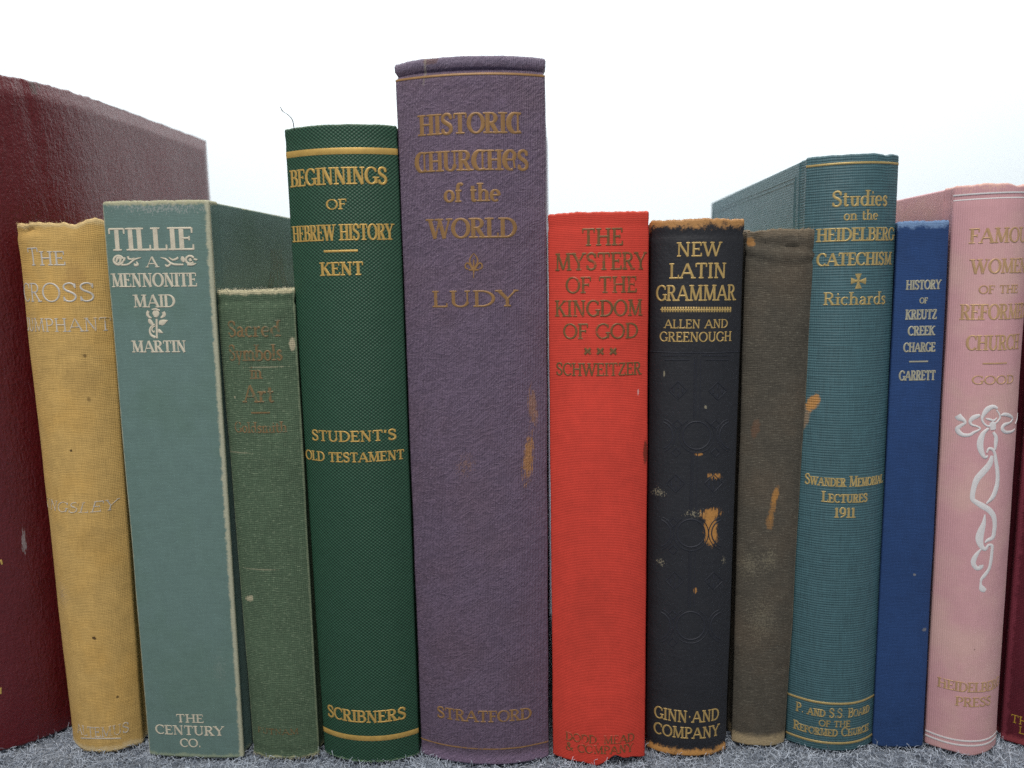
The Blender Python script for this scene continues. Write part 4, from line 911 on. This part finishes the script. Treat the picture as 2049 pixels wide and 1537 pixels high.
def text_strokes(text, style, sl, sr, z0, ch, i0, i1):
    t, n, sf = STYLE[style]
    sc = style.startswith('sc')
    pos = 0.0; glyphs = []
    for c in text:
        k = 1.0
        if sc and c.islower(): c = c.upper(); k = .78
        adv, strokes = FONT[c]
        glyphs.append((pos, k, strokes, adv * k)); pos += adv * k + .045
    x0 = glyphs[i0][0] - .01; x1 = glyphs[i1 - 1][0] + glyphs[i1 - 1][3] + .01
    sx = (sr - sl) / (x1 - x0)
    wf = ch * min(1.0, (sx / ch)) ** .55
    wf = min(wf, ch * 1.05)
    out = []
    for (px, k, strokes, adv) in glyphs:
        def M(p): 
            y = p[1] * k
            xx = px + p[0] * k + (.22 * y if style == 'slant' else 0)
            return (sl + (xx - x0) * sx, z0 + y * ch)
        for (w, P, f) in strokes:
            Q = [M(p) for p in P]
            res = []
            for i, q in enumerate(Q):
                a = Q[max(0, i - 1)]; b = Q[min(len(Q) - 1, i + 1)]
                dx, dz = abs(b[0] - a[0]), abs(b[1] - a[1]); l = math.hypot(dx, dz) or 1
                if w == 't': ww = t
                elif w == 'n': ww = n
                elif w == 'h': ww = n + (t * 1.25 - n) * (dz / l) ** 1.2
                elif w == 'd': ww = n + (t - n) * (1 if (dx > .3 * dz and .3 < i / len(Q) < .7) else .35 + .3 * (dz / l))
                else: ww = n + (t - n) * (dz / l) ** 1.6
                res.append((q[0], q[1], ww * wf))
            out.append(res)
            def serif(p, z, l=1, r=1, ww=None):
                hl = sf * wf + (t if ww is None else ww) * wf * .5
                out.append([(p[0] - hl * l, z, n * wf * .8), (p[0], z, n * wf * 1.05), (p[0] + hl * r, z, n * wf * .8)])
            th = t if w == 't' else n
            for end, key in ((0, '0'), (-1, '1')):
                if key in f:
                    up = P[end][1] > .3
                    serif(Q[end], Q[end][1] + (-.03 if up else .03) * ch * k, ww=th)
            if 'L' in f: serif(Q[0], Q[0][1] + .03 * ch * k, 1, .2, th)
            if 'M' in f: serif(Q[-1], Q[-1][1] - .03 * ch * k, 1, .2, th)
            if f and f[-1] in 'abx':
                e = Q[-1]; tk = .22 * ch * k
                if f == 'a': out.append([(e[0], e[1] + .02 * ch, n * wf), (e[0] + .01, e[1] - tk, n * wf * .8)])
                elif f == 'b': out.append([(e[0], e[1] - .02 * ch, n * wf), (e[0] + .01, e[1] + tk, n * wf * .8)])
                else: out.append([(e[0], e[1] + tk * .45, n * wf * .8), (e[0], e[1] - tk * .45, n * wf * .8)])
    return out

def fringe(name, surf, edge, s0, s1, zed, count, length, mat, parent, seed=1, r=.05):
    """loose cloth threads along a worn edge"""
    rnd = random.Random(seed); V = []; F = []
    for _ in range(count):
        s = rnd.uniform(s0, s1); z = zed(s)
        base = surf(s, z, rnd.uniform(-1.0, .1))
        d = Vector((rnd.gauss(0, .8), rnd.gauss(-.25, .5), edge * abs(rnd.gauss(.7, .4)))).normalized()
        L = length * rnd.uniform(.3, 1.0) * MM
        p = base.copy(); pts = []
        for k in range(5):
            pts.append(p.copy()); p = p + d * L / 4
            d = (d + Vector((rnd.gauss(0, .45), rnd.gauss(0, .45), rnd.gauss(0, .4)))).normalized()
        for k, q in enumerate(pts):
            rr = r * MM * (1 - .15 * k)
            for a in range(3):
                an = a * TAU / 3
                V.append((q.x + rr * math.cos(an), q.y + rr * math.sin(an) * .7, q.z + rr * math.sin(an) * .7))
        b = len(V) - 15
        for k in range(4):
            for a in range(3):
                F.append((b + k * 3 + a, b + k * 3 + (a + 1) % 3, b + k * 3 + 3 + (a + 1) % 3, b + k * 3 + 3 + a))
    me = bpy.data.meshes.new(name); me.from_pydata(V, [], F)
    return link(name, me, mat, parent)

# ------------------------------------------------------------------ setting
def wall_and_carpet():
    g = G('white_wall')
    tc = g.n('ShaderNodeTexCoord')
    f = g.noise(tc.outputs['Object'], 3.0, 3)
    g.put(g.bsdf.inputs['Base Color'], g.scale((.82, .86, .87), g.add(.97, g.mul(f, .06))))
    g.bsdf.inputs['Roughness'].default_value = .9
    me = bpy.data.meshes.new('white_wall')
    X, Y0, Y1, ZT = 3.0, 1.75, 1.85, 2.6
    me.from_pydata([(-X, Y0, -.006), (X, Y0, -.006), (X, Y0, ZT), (-X, Y0, ZT), (-X, Y1, -.006), (X, Y1, -.006), (X, Y1, ZT), (-X, Y1, ZT)], [],
                   [(0, 1, 2, 3), (5, 4, 7, 6), (3, 2, 6, 7), (1, 5, 6, 2), (4, 0, 3, 7), (4, 5, 1, 0)])
    w = link('white_wall', me, g.mat, smooth=False); w['kind'] = 'structure'
    w['label'] = 'plain bright white wall behind the row of books'
    # carpet backing
    g = G('carpet_backing')
    tc = g.n('ShaderNodeTexCoord')
    a = g.noise(tc.outputs['Object'], 420.0, 4, .7); b = g.noise(tc.outputs['Object'], 60.0, 3)
    g.put(g.bsdf.inputs['Base Color'], g.mix(g.ramp(g.add(g.mul(a, .7), g.mul(b, .3)), .38, .62), srgb(90, 98, 110), srgb(165, 172, 182)))
    g.bsdf.inputs['Roughness'].default_value = .95
    g.put(g.bsdf.inputs['Normal'], g.bump(a, 1.2))
    me = bpy.data.meshes.new('carpet')
    V = []; F = []; n = 60
    for j in range(n + 1):
        for i in range(n + 1):
            x = -2.6 + 5.2 * i / n; y = -1.4 + 3.12 * j / n
            V.append((x, y, -.0022))
    for j in range(n):
        for i in range(n): 
            q = j * (n + 1) + i; F.append((q, q + 1, q + n + 2, q + n + 1))
    me.from_pydata(V, [], F)
    c = link('carpet', me, g.mat); c['kind'] = 'structure'; c['label'] = 'grey woollen carpet the books stand on'

def carpet_pile():
    g = G('wool')
    at = g.n('ShaderNodeAttribute', attribute_name='tone')
    c = g.mix(at.outputs['Fac'], srgb(104, 116, 134), srgb(226, 236, 250))
    g.put(g.bsdf.inputs['Base Color'], c)
    g.bsdf.inputs['Roughness'].default_value = .9
    g.bsdf.inputs['Sheen Weight'].default_value = .25
    rnd = random.Random(3)
    V = []; F = []; tone = []
    def fibre(x, y, L, r, tn, z=-.0018):
        d = Vector((rnd.gauss(0, 1.0), rnd.gauss(0, 1.0), .9)).normalized()
        p = Vector((x, y, z)); k = 7
        ax = Vector((rnd.gauss(0, 1), rnd.gauss(0, 1), rnd.gauss(0, .6))).normalized()
        R = Matrix.Rotation(rnd.uniform(.45, 1.05) * rnd.choice((-1, 1)), 3, ax)
        b = len(V)
        for i in range(k):
            s = d.orthogonal().normalized(); u = d.cross(s)
            rr = r * (1 - .06 * i)
            for a in range(3):
                an = a * TAU / 3; q = p + s * (rr * math.cos(an)) + u * (rr * math.sin(an))
                V.append((q.x, q.y, max(q.z, -.0021))); tone.append(tn)
            p = p + d * (L / (k - 1)); d = R @ d
            d = (d + Vector((rnd.gauss(0, .15), rnd.gauss(0, .15), -.05 if p.z > .001 else .18))).normalized()
        for i in range(k - 1):
            for a in range(3):
                F.append((b + i * 3 + a, b + i * 3 + (a + 1) % 3, b + i * 3 + 3 + (a + 1) % 3, b + i * 3 + 3 + a))
    for _ in range(26000):
        x = rnd.uniform(-.235, .235); y = rnd.uniform(.235, .298) if rnd.random() < .9 else rnd.uniform(.17, .235)
        cl = mn.noise((x * 260, y * 260, 0)) + .6 * mn.noise((x * 900, y * 900, 5))
        tn = min(1, max(0, .55 + .75 * cl + rnd.gauss(0, .2)))
        fibre(x, y, rnd.uniform(.0032, .0062), rnd.uniform(.00009, .00015), tn)
    me = bpy.data.meshes.new('carpet_pile'); me.from_pydata(V, [], F)
    a = me.attributes.new('tone', 'FLOAT', 'POINT'); a.data.foreach_set('value', tone)
    o = link('carpet_pile', me, g.mat); o['kind'] = 'stuff'
    o['label'] = 'curly grey wool pile of the carpet at the feet of the books'

wall_and_carpet()
carpet_pile()

# ------------------------------------------------------------------ books
GOLD = srgb(196, 158, 88)
SPEC = {
 'maroon': dict(col=srgb(88, 17, 24), weave='hide', wl=1, amp=.13, bump=.45, rough=.34, spec=.6, cover_spec=.6, mottle=.10, slub=.05,
   label='tall maroon leather-look book at the left end with a creased hinge', wears=[]),
 'yellow': dict(col=srgb(206, 169, 102), weave='plain', wl=.62, amp=.11, bump=.09, rough=.85, mottle=.21, slub=.19,
   label='mustard yellow cloth book with silver lettering, soiled and frayed at its head', tint=(srgb(196, 152, 78), .5),
   wears=[('top', 1.6, srgb(220, 195, 145), .7, .5), ('bottom', 2.4, srgb(222, 200, 155), .75, .45)]),
 'tillie': dict(col=srgb(107, 132, 126), weave='plain', wl=.5, amp=.06, bump=.06, rough=.8, mottle=.11, slub=.08,
   label='flat-backed sage green book with cream letters, a stamped rose and a worn pale right edge', tint=(srgb(96, 121, 110), .6),
   wears=[('top', 1.5, srgb(190, 184, 150), .8, .5), ('bottom', 1.7, srgb(165, 175, 145), .7, .5), ('corner', 1.3, srgb(188, 186, 160), .9, .5), ('corner_left', .35, srgb(180, 180, 155), .8, .8)]),
 'olive': dict(col=srgb(82, 101, 79), weave='plain', wl=.72, amp=.24, bump=.11, rough=.85, mottle=.18, slub=.26,
   label='shortest book, olive green linen with rubbed brown title and frayed cream head', fleck=(srgb(150, 165, 135), .57, .5),
   wears=[('top', 1.5, srgb(205, 195, 160), .9, .6), ('bottom', 1.2, srgb(190, 190, 150), .8, .6), ('corner', .5, srgb(150, 160, 130), .6, .8), ('corner_left', .4, srgb(150, 160, 130), .6, .8)]),
 'green': dict(col=srgb(38, 76, 56), weave='grain', wl=1.55, amp=.5, bump=.22, rough=.55, mottle=.08, slub=.04, spec=.45,
   label='dark green pebble-grained book with gilt title between two gold bands',
   wears=[('top', .5, srgb(110, 130, 100), .6, .6), ('bottom', .9, srgb(150, 180, 140), .8, .6)]),
 'purple': dict(col=srgb(110, 93, 113), weave='crinkle', wl=.62, amp=.5, bump=.55, rough=.5, mottle=.09, slub=.05, spec=.55,
   label='thick purple crinkled book, tallest of the row, with bronze old-style title', tint=(srgb(104, 84, 98), .5),
   wears=[('bottom', 4.0, srgb(165, 140, 170), .6, .12), ('top', 3.0, srgb(146, 134, 156), .55, .45)]),
 'red': dict(col=srgb(214, 70, 56), weave='rib_h', wl=.62, amp=.10, bump=.07, rough=.8, mottle=.14, slub=.08,
   label='bright red cloth book with dull brown lettering and a torn foot',
   wears=[('top', .5, srgb(225, 120, 100), .6, .5), ('corner', .4, srgb(170, 40, 35), .5, .5)]),
 'black': dict(col=srgb(39, 40, 45), weave='leather', wl=1, amp=.12, bump=.14, rough=.55, mottle=.14, slub=.08, spec=.45,
   label='black book with gilt title, blind-stamped diamonds and rings, and scuffed tan patches',
   wears=[('top', 2.6, srgb(190, 140, 85), .95, .75), ('bottom', 2.6, srgb(205, 150, 85), .95, .7)]),
 'grey': dict(col=srgb(84, 79, 70), weave='plain', wl=.6, amp=.2, bump=.12, rough=.88, mottle=.30, slub=.14,
   label='untitled grey-brown cloth book, stained, with a folded torn head', fleck=(srgb(150, 143, 126), .56, .28), tint=(srgb(88, 78, 66), .7),
   wears=[('bottom', 4.6, srgb(185, 165, 130), .85, .25), ('top', 2.5, srgb(140, 125, 105), .6, .5), ('corner', .4, srgb(140, 130, 110), .6, .6)]),
 'teal': dict(col=srgb(64, 99, 106), weave='rib_h', wl=.95, amp=.15, bump=.14, rough=.55, mottle=.08, slub=.38, spec=.6,
   label='blue-green ribbed book with gilt title, a small gold cross and a visible left cover',
   wears=[('bottom', .5, srgb(25, 60, 65), .6, .4)]),
 'blue': dict(col=srgb(42, 70, 118), weave='plain', wl=.55, amp=.14, bump=.09, rough=.8, mottle=.15, slub=.11,
   label='slim royal blue cloth book with small pale gold capitals and a faded head',
   wears=[('top', 2.2, srgb(130, 160, 200), .8, .55), ('bottom', .6, srgb(90, 120, 160), .5, .6)]),
 'pink': dict(col=srgb(212, 162, 166), weave='rib_v', wl=.75, amp=.04, bump=.05, rough=.75, mottle=.06, slub=.05,
   label='pink cloth book with faint gold title and a trailing white ribbon design', tint=(srgb(216, 180, 168), .6),
   wears=[('top', .7, srgb(232, 190, 172), .6, .6), ('bottom', .7, srgb(215, 165, 150), .5, .5)]),
 'wine': dict(col=srgb(88, 24, 38), weave='plain', wl=.6, amp=.2, bump=.1, rough=.75, mottle=.14, slub=.12,
   label='dark wine red book at the right end, with bright gold letters at its foot', fleck=(srgb(165, 80, 92), .64, .5),
   wears=[('bottom', 3.0, srgb(165, 75, 80), .6, .5), ('corner_left', 1.5, srgb(140, 60, 75), .5, .7)]),
}
INK = {  # lettering: colour, worn away, metal
 'yellow': (srgb(205, 198, 188), .38, .1), 'tillie': (srgb(212, 202, 180), .28, .0), 'olive': (srgb(132, 106, 70), .39, .1), 'green': (srgb(206, 168, 92), .30, .3),
 'purple': (srgb(152, 115, 72), .33, .15), 'red': (srgb(122, 90, 54), .38, .15), 'black': (srgb(196, 166, 104), .28, .3), 'teal': (srgb(190, 166, 108), .34, .3),
 'blue': (srgb(176, 172, 150), .36, .2), 'pink': (srgb(198, 160, 118), .38, .2), 'wine': (srgb(225, 185, 70), .36, .5), 'maroon': (srgb(215, 180, 100), .3, .4)}

def gauss(x, c, w): return math.exp(-((x - c) / w) ** 2)
def make_disp(key, H, half):
    sd = sum(map(ord, key))
    def base(s, z, a=.22): return a * mn.noise((s * .045, z * .028, sd)) + a * .35 * mn.noise((s * .16, z * .07, sd + 5))
    if key == 'purple':
        return lambda s, z: base(s, z, .25) - 1.0 * gauss(z, H - 4.3, .9) + .3 * gauss(z, H - 1.8, 1.4)
    if key == 'yellow':
        return lambda s, z: base(s, z, .35) - 1.3 * gauss(z, H - 2.4 + .05 * s, .9) * gauss(s, -10, 7) + .3 * gauss(z, H - 6, 4)
    if key == 'grey':
        return lambda s, z: base(s, z, .3) - .9 * gauss(z, H - 6.0 - .12 * s, .7) * (1 if s > -6 else .5) + .5 * gauss(z, H - 9.5 + .06 * (s - 4) ** 2 * .2, 1.6) - .5 * gauss(z, H - 13 + .02 * (s - 2) ** 2, .8) - 1.5 * gauss(s, -9, 2.5) * gauss(z, H - 3, 3)
    if key == 'black':
        return lambda s, z: base(s, z, .2) - .5 * gauss(z, H - 5.4, .7) - .35 * gauss(z, 3.4, .8)
    if key == 'olive':
        return lambda s, z: base(s, z, .25) - .6 * gauss(z, H - 4.2, .8) - .4 * gauss(z, 3.0, .7)
    if key == 'green':
        return lambda s, z: base(s, z, .14) - .25 * gauss(z, H - 5.0, .9)
    if key == 'maroon':
        return lambda s, z: base(s, z, .5) * min(1, max(0, (half - abs(s)) / 25)) - 2.0 * max(0, 1 - (H - z) / 6.5) - .7 * gauss(s - .12 * (H - z - 20) * (1 if H - z < 60 else 0), half - 37, 1.8) * max(0, (z - H + 60) / 60)
    if key in ('red', 'pink'):
        return lambda s, z: base(s, z, .25) - .3 * gauss(z, H - 4.6, .8)
    return lambda s, z: base(s, z, .16)

def make_ends(key):
    sd = sum(map(ord, key)) * .7
    amp = {'yellow': .7, 'olive': .55, 'black': .5, 'grey': .6, 'blue': .35, 'red': .3, 'pink': .35, 'teal': .2, 'tillie': .3, 'maroon': .5}.get(key, .15)
    def rag(s): return amp * (mn.noise((s * .22, sd, 0)) + .7 * mn.noise((s * .9, sd, 3)))
    top = lambda s: rag(s)
    bot = lambda s: .5 * rag(s + 40)
    if key == 'yellow': top = lambda s: rag(s) + 1.5 * gauss(s, 15, 4) - .8 * gauss(s, 8, 3)
    if key == 'red':
        top = lambda s: rag(s) - .5 * gauss(s, -17, 4)
        bot = lambda s: .4 * rag(s) + 3.4 * gauss(s, 6.0, 3.2) + 1.8 * gauss(s, 12.5, 4.0) - 1.0 * gauss(s, -1.5, 2.6)
    if key == 'pink':
        top = lambda s: rag(s) - .9 * gauss(s, 6, 4) + .3 * gauss(s, -4, 4)
        bot = lambda s: .4 * rag(s) - .9 * gauss(s, 1, 3.2) + .5 * gauss(s, -8, 5)
    if key == 'grey': top = lambda s: rag(s) - 1.0 * gauss(s, -11, 3)
    if key == 'teal': top = lambda s: rag(s) + .35 * gauss(s, 14, 2) - .5 * gauss(s, 11, 2)
    if key == 'purple': top = lambda s: rag(s) - .5 * gauss(s, -26, 4)
    return top, bot

GROUP = 'old hardback books standing in a row'
def make_book(key):
    d = BOOKS[key]; sp = SPEC[key]
    H, hw = d['H'], d['hw']
    root = bpy.data.objects.new('book', None); scene.collection.objects.link(root)
    root.empty_display_size = .02
    root.location = (d['x'] * MM, d['y'] * MM, 0); root.rotation_euler = (0, d['lean'], 0)
    root['label'] = sp['label']; root['category'] = 'book'; root['group'] = GROUP
    flat = d['b'] < 2
    prof = Profile(hw, d['b'], d['p'], wall=7.0 if not key == 'maroon' else 4.0, groove=.9 if key != 'maroon' else .0, q=2.0 if key == 'maroon' else 1.0)
    disp = make_disp(key, H, prof.half)
    tap = lambda z: 1 + d['taper'] * (2 * z / H - 1)
    surf = Surf(prof, disp, tap)
    top, bot = make_ends(key)
    args = dict(col=sp['col'], weave=sp['weave'], wl=sp['wl'], amp=sp['amp'], bump_mm=sp['bump'], H=H, smax=prof.face, rough=sp['rough'], mottle=sp['mottle'],
                slub=sp['slub'], spec=sp.get('spec', .3), tint=sp.get('tint'), fleck=sp.get('fleck'), seed=float(sum(map(ord, key)) % 37))
    m_sp = cloth(key + '_cloth', wears=sp['wears'], patches=d['patch'], **args)
    cw = [w for w in sp['wears'] if w[0] in ('top', 'bottom')] if key in ('tillie', 'olive', 'black') else []
    cw = [(a, min(b, .8), c, e, f) for a, b, c, e, f in cw]
    m_co = cloth(key + '_cover_cloth', wears=cw, **{**args, 'seed': args['seed'] + (11 if key != 'maroon' else 0), 'spec': sp.get('cover_spec', args['spec']), **({} if key == 'maroon' else {'bump_mm': sp['bump'] * .5, 'amp': sp['amp'] * .55, 'slub': sp['slub'] * .5})})
    th = 1.3
    spine = link('spine', spine_mesh('spine', prof, disp, H, top, bot, tap, th), m_sp, root)
    bt = 2.6 if key != 'maroon' else 4.0
    y0 = 7.3 if key != 'maroon' else 3.9
    y1 = d['depth']; ins = {'yellow': 3.8, 'maroon': .08, 'purple': 1.8, 'grey': .9}.get(key, .25)
    zd = None; bev = .8; cd = .18
    if key == 'maroon':
        bev = 6.5; cd = .8
        zd = lambda y: min(1, (y - 3.9) / 12) * .5 * mn.noise((y * .09, 3, 1)) + .35 * mn.noise((y * .31, 7, 2))
    zt = H - (.4 if key != 'maroon' else 0)
    fr = link('front_cover', board_mesh('front_cover', hw - ins - bt, hw - ins, y0, y1, .2, zt, bev, disp=cd, out=1, zdrop=zd, uoff=(prof.half - y0 - .5 * hw) * MM if key == 'maroon' else 0), m_co, root)
    bk = link('back_cover', board_mesh('back_cover', -hw + ins, -hw + ins + bt, y0, y1, .2, zt, bev, disp=cd, out=-1), m_co, root)
    pg = link('page_block', page_mesh(hw - bt - ins - .3, max(1.8 - d['b'] * .35, -2.0) + 1.0, y1 - 3.2, 2.8, H - 3.2), PAPER, root, smooth=False)
    # lettering
    if key in INK:
        ic, worn, metal = INK[key]
        m_ink = foil(key + '_foil', ic, sp['col'], worn, metal)
        m_worn = foil(key + '_foil_worn', ic, sp['col'], worn + .07, metal)
    for (text, style, sl, sr, z, ch, i0, i1) in d['text']:
        w = style.endswith('worn') or style.startswith('faded')
        mt = m_ink
        if w or (key == 'yellow' and text in ('TRIUMPHANT', 'KINGSLEY', 'ALTEMUS')): mt = m_worn
        me = ribbons(text_strokes(text, style, sl, sr, z, ch, i0, i1), surf, .03, .10)
        link('lettering', me, mt, spine)
    F = prof.face
    for nm, lst, mt in (('gilt_band', d['band'], None), ('white_band', d['whiteband'], 'w')):
        for (a, b, z, wdt) in lst:
            if a is None: a, b = -F - .3, F + .3
            st = [(a + (b - a) * i / 40, z, wdt) for i in range(41)]
            m2 = m_ink if mt is None else WHITE_INK
            if key == 'purple' and z < 20: m2 = m_worn
            link(nm if (b - a) > 20 else 'gilt_rule', ribbons([st], surf, .03, .10, .85), m2, spine)
    if 'orn' in d:
        strokes = []
        for s in d['orn']: strokes.append(catmull(s, 4) if len(s) > 2 and key in ('pink', 'purple', 'tillie') else s)
        m2 = WHITE_INK if key == 'pink' else m_ink
        if key == 'maroon':
            link('stamped_ornament', ribbons(strokes[:1], surf, .03, .11, .8), m2, spine)
            link('stamped_ornament', ribbons(strokes[1:], surf, .03, .11, .8), m2, spine)
        elif key == 'red':
            for q in range(3): link('stamped_cross', ribbons(strokes[q * 3:q * 3 + 3], surf, .03, .11, .8), m2, spine)
        elif key == 'tillie':
            link('stamped_flourish', ribbons(strokes[:7], surf, .03, .11, .8), m2, spine)
            link('stamped_flourish', ribbons(strokes[7:14], surf, .03, .11, .8), m2, spine)
            link('stamped_rose', ribbons(strokes[14:], surf, .03, .11, .8), m2, spine)
        else:
            link('stamped_ornament', ribbons(strokes, surf, .03, .11, .8), m2, spine)
    if 'orn_gold' in d: link('stamped_ornament', ribbons(d['orn_gold'], surf, .03, .10), m_ink, spine)
    if 'orn_blind' in d:
        link('blind_stamping', ribbons(d['orn_blind'], surf, -.05, .15, .45), BLIND, spine)
    return root, spine, surf, prof, top, bot, fr, bk

WHITE_INK = foil('white_ink', srgb(226, 222, 222), srgb(205, 160, 160), .30, 0.0, .6, .12)
BLIND = cloth('blind_stamp', srgb(44, 46, 55), 'leather', 1, .1, .1, 300, 300, rough=.62, spec=.4)
made = {k: make_book(k) for k in ('maroon', 'yellow', 'tillie', 'olive', 'green', 'purple', 'red', 'black', 'grey', 'teal', 'blue', 'pink', 'wine')}

# frayed edges and loose threads
THREAD = {'yellow': srgb(215, 190, 140), 'olive': srgb(215, 208, 180), 'tillie': srgb(190, 190, 165), 'black': srgb(185, 135, 80), 'green': srgb(150, 180, 140), 'red': srgb(200, 80, 65), 'blue': srgb(120, 150, 190), 'grey': srgb(170, 140, 100)}
for key, ends in {'yellow': 'tb', 'olive': 'tb', 'tillie': 'tb', 'black': 'tb', 'green': 'tb', 'red': 't', 'blue': 't', 'grey': 't'}.items():
    root, spine, surf, prof, top, bot, fr, bk = made[key]
    m = plain(key + '_thread', THREAD[key], .9)
    H = BOOKS[key]['H']; F = prof.face
    cnt, ln = {'olive': (240, 1.8), 'yellow': (150, 1.4), 'black': (160, 1.0), 'grey': (90, 1.2)}.get(key, (70, .9))
    if 't' in ends: fringe('frayed_edge', surf, 1, -F, F, lambda s: H + top(s) - .25, cnt, ln, m, spine, 5)
    if 'b' in ends: fringe('frayed_edge', surf, -1, -F, F, lambda s: .4 + bot(s), int(cnt * .6), ln, m, spine, 8)

# stamped lines on the visible covers
class Cover:
    def __init__(self, x, sgn): self.x, self.sgn = x, sgn
    def __call__(self, s, z, h=0.0): return Vector(((self.x + self.sgn * h) * MM, s * MM, z * MM))
root, spine, surf, prof, top, bot, fr, bk = made['teal']
d = BOOKS['teal']; cs = Cover(-d['hw'] + .25, -1)
y0, y1, H = 7.3 + 4.5, d['depth'] - 4.5, d['H'] - .4
strokes = []
for o in (0, 1.6):
    strokes += [[(y0 + o, 5 + o, .7), (y0 + o, H - 5 - o, .7)], [(y0 + o, H - 5 - o, .7), (y1 - o, H - 5 - o, .7)], [(y1 - o, H - 5 - o, .7), (y1 - o, 5 + o, .7)], [(y1 - o, 5 + o, .7), (y0 + o, 5 + o, .7)]]
link('stamped_border', ribbons(strokes, cs, -.08, .15, .4), bk.data.materials[0], bk)
root, spine, surf, prof, top, bot, fr, bk = made['tillie']
d = BOOKS['tillie']; cs = Cover(d['hw'] - .25, 1)
strokes = []
for k in range(3):
    strokes.append(catmull([(58 + k * 2.0, 199, .35), (57 + k * 2, 190, .35), (50 + k * 2.6, 179, .4), (40 + k * 4, 168, .35)], 6))
    strokes.append(catmull([(66 + k * 2, 199, .35), (67 + k * 2, 190, .35), (74 + k * 2.6, 179, .4), (86 + k * 4, 168, .35)], 6))
strokes.append([(64, 198, .4), (64, 165, .4)])
link('stamped_ornament', ribbons(strokes, cs, .02, .06, .5), foil('cover_ink', srgb(118, 116, 96), SPEC['tillie']['col'], .43, .0), fr)

# shiny torn chip of covering at the foot of the maroon spine
root, spine, surf, prof, top, bot, fr, bk = made['maroon']
bm = bmesh.new(); bmesh.ops.create_icosphere(bm, subdivisions=3, radius=1.0)
for v in bm.verts:
    n = v.co.copy(); f = 1 + .35 * mn.noise(n * 1.7) + .2 * mn.noise(n * 4)
    v.co = Vector((n.x * 2.4 * f, n.y * 1.2 * f, n.z * 1.5 * f + .35 * n.x)) * MM
me = bpy.data.meshes.new('torn_corner'); bm.to_mesh(me); bm.free()
g = G('maroon_gloss'); g.bsdf.inputs['Base Color'].default_value = (*srgb(120, 25, 32), 1); g.bsdf.inputs['Roughness'].default_value = .12
o = link('torn_corner', me, g.mat, root); o.location = (26.5 * MM, -13.5 * MM, 2.6 * MM); o['label'] = 'shiny torn red corner of the covering'

# loose thread on the head of the green book
gb = BOOKS['green']
tube_pts = catmull([(-15.6, -2.6, -.6), (-16.0, -2.6, 2.6), (-17.6, -2.5, 4.6), (-19.4, -2.4, 5.8), (-20.2, -2.3, 7.4)], 6)
V = []; F = []
for q, (x, y, z) in enumerate(tube_pts):
    rr = .17 if q < len(tube_pts) - 4 else .12
    for a in range(5): V.append(((x + rr * math.cos(a * TAU / 5)) * MM, (y + rr * math.sin(a * TAU / 5)) * MM, (z + .4 * rr * math.sin(a * TAU / 5)) * MM))
for q in range(len(tube_pts) - 1):
    for a in range(5): F.append((q * 5 + a, q * 5 + (a + 1) % 5, q * 5 + 5 + (a + 1) % 5, q * 5 + 5 + a))
F += [(4, 3, 2, 1, 0), tuple(len(V) - 5 + a for a in range(5))]
tm = bpy.data.meshes.new('thread'); tm.from_pydata(V, [], F)
th = link('thread', tm, plain('dark_thread', srgb(60, 58, 62), .8))
th.location = (gb['x'] * MM + math.sin(gb['lean']) * gb['H'] * MM, gb['y'] * MM, (gb['H'] - .4) * MM)
th['label'] = 'thin dark loose thread curling up from the head of the dark green book'; th['category'] = 'thread'
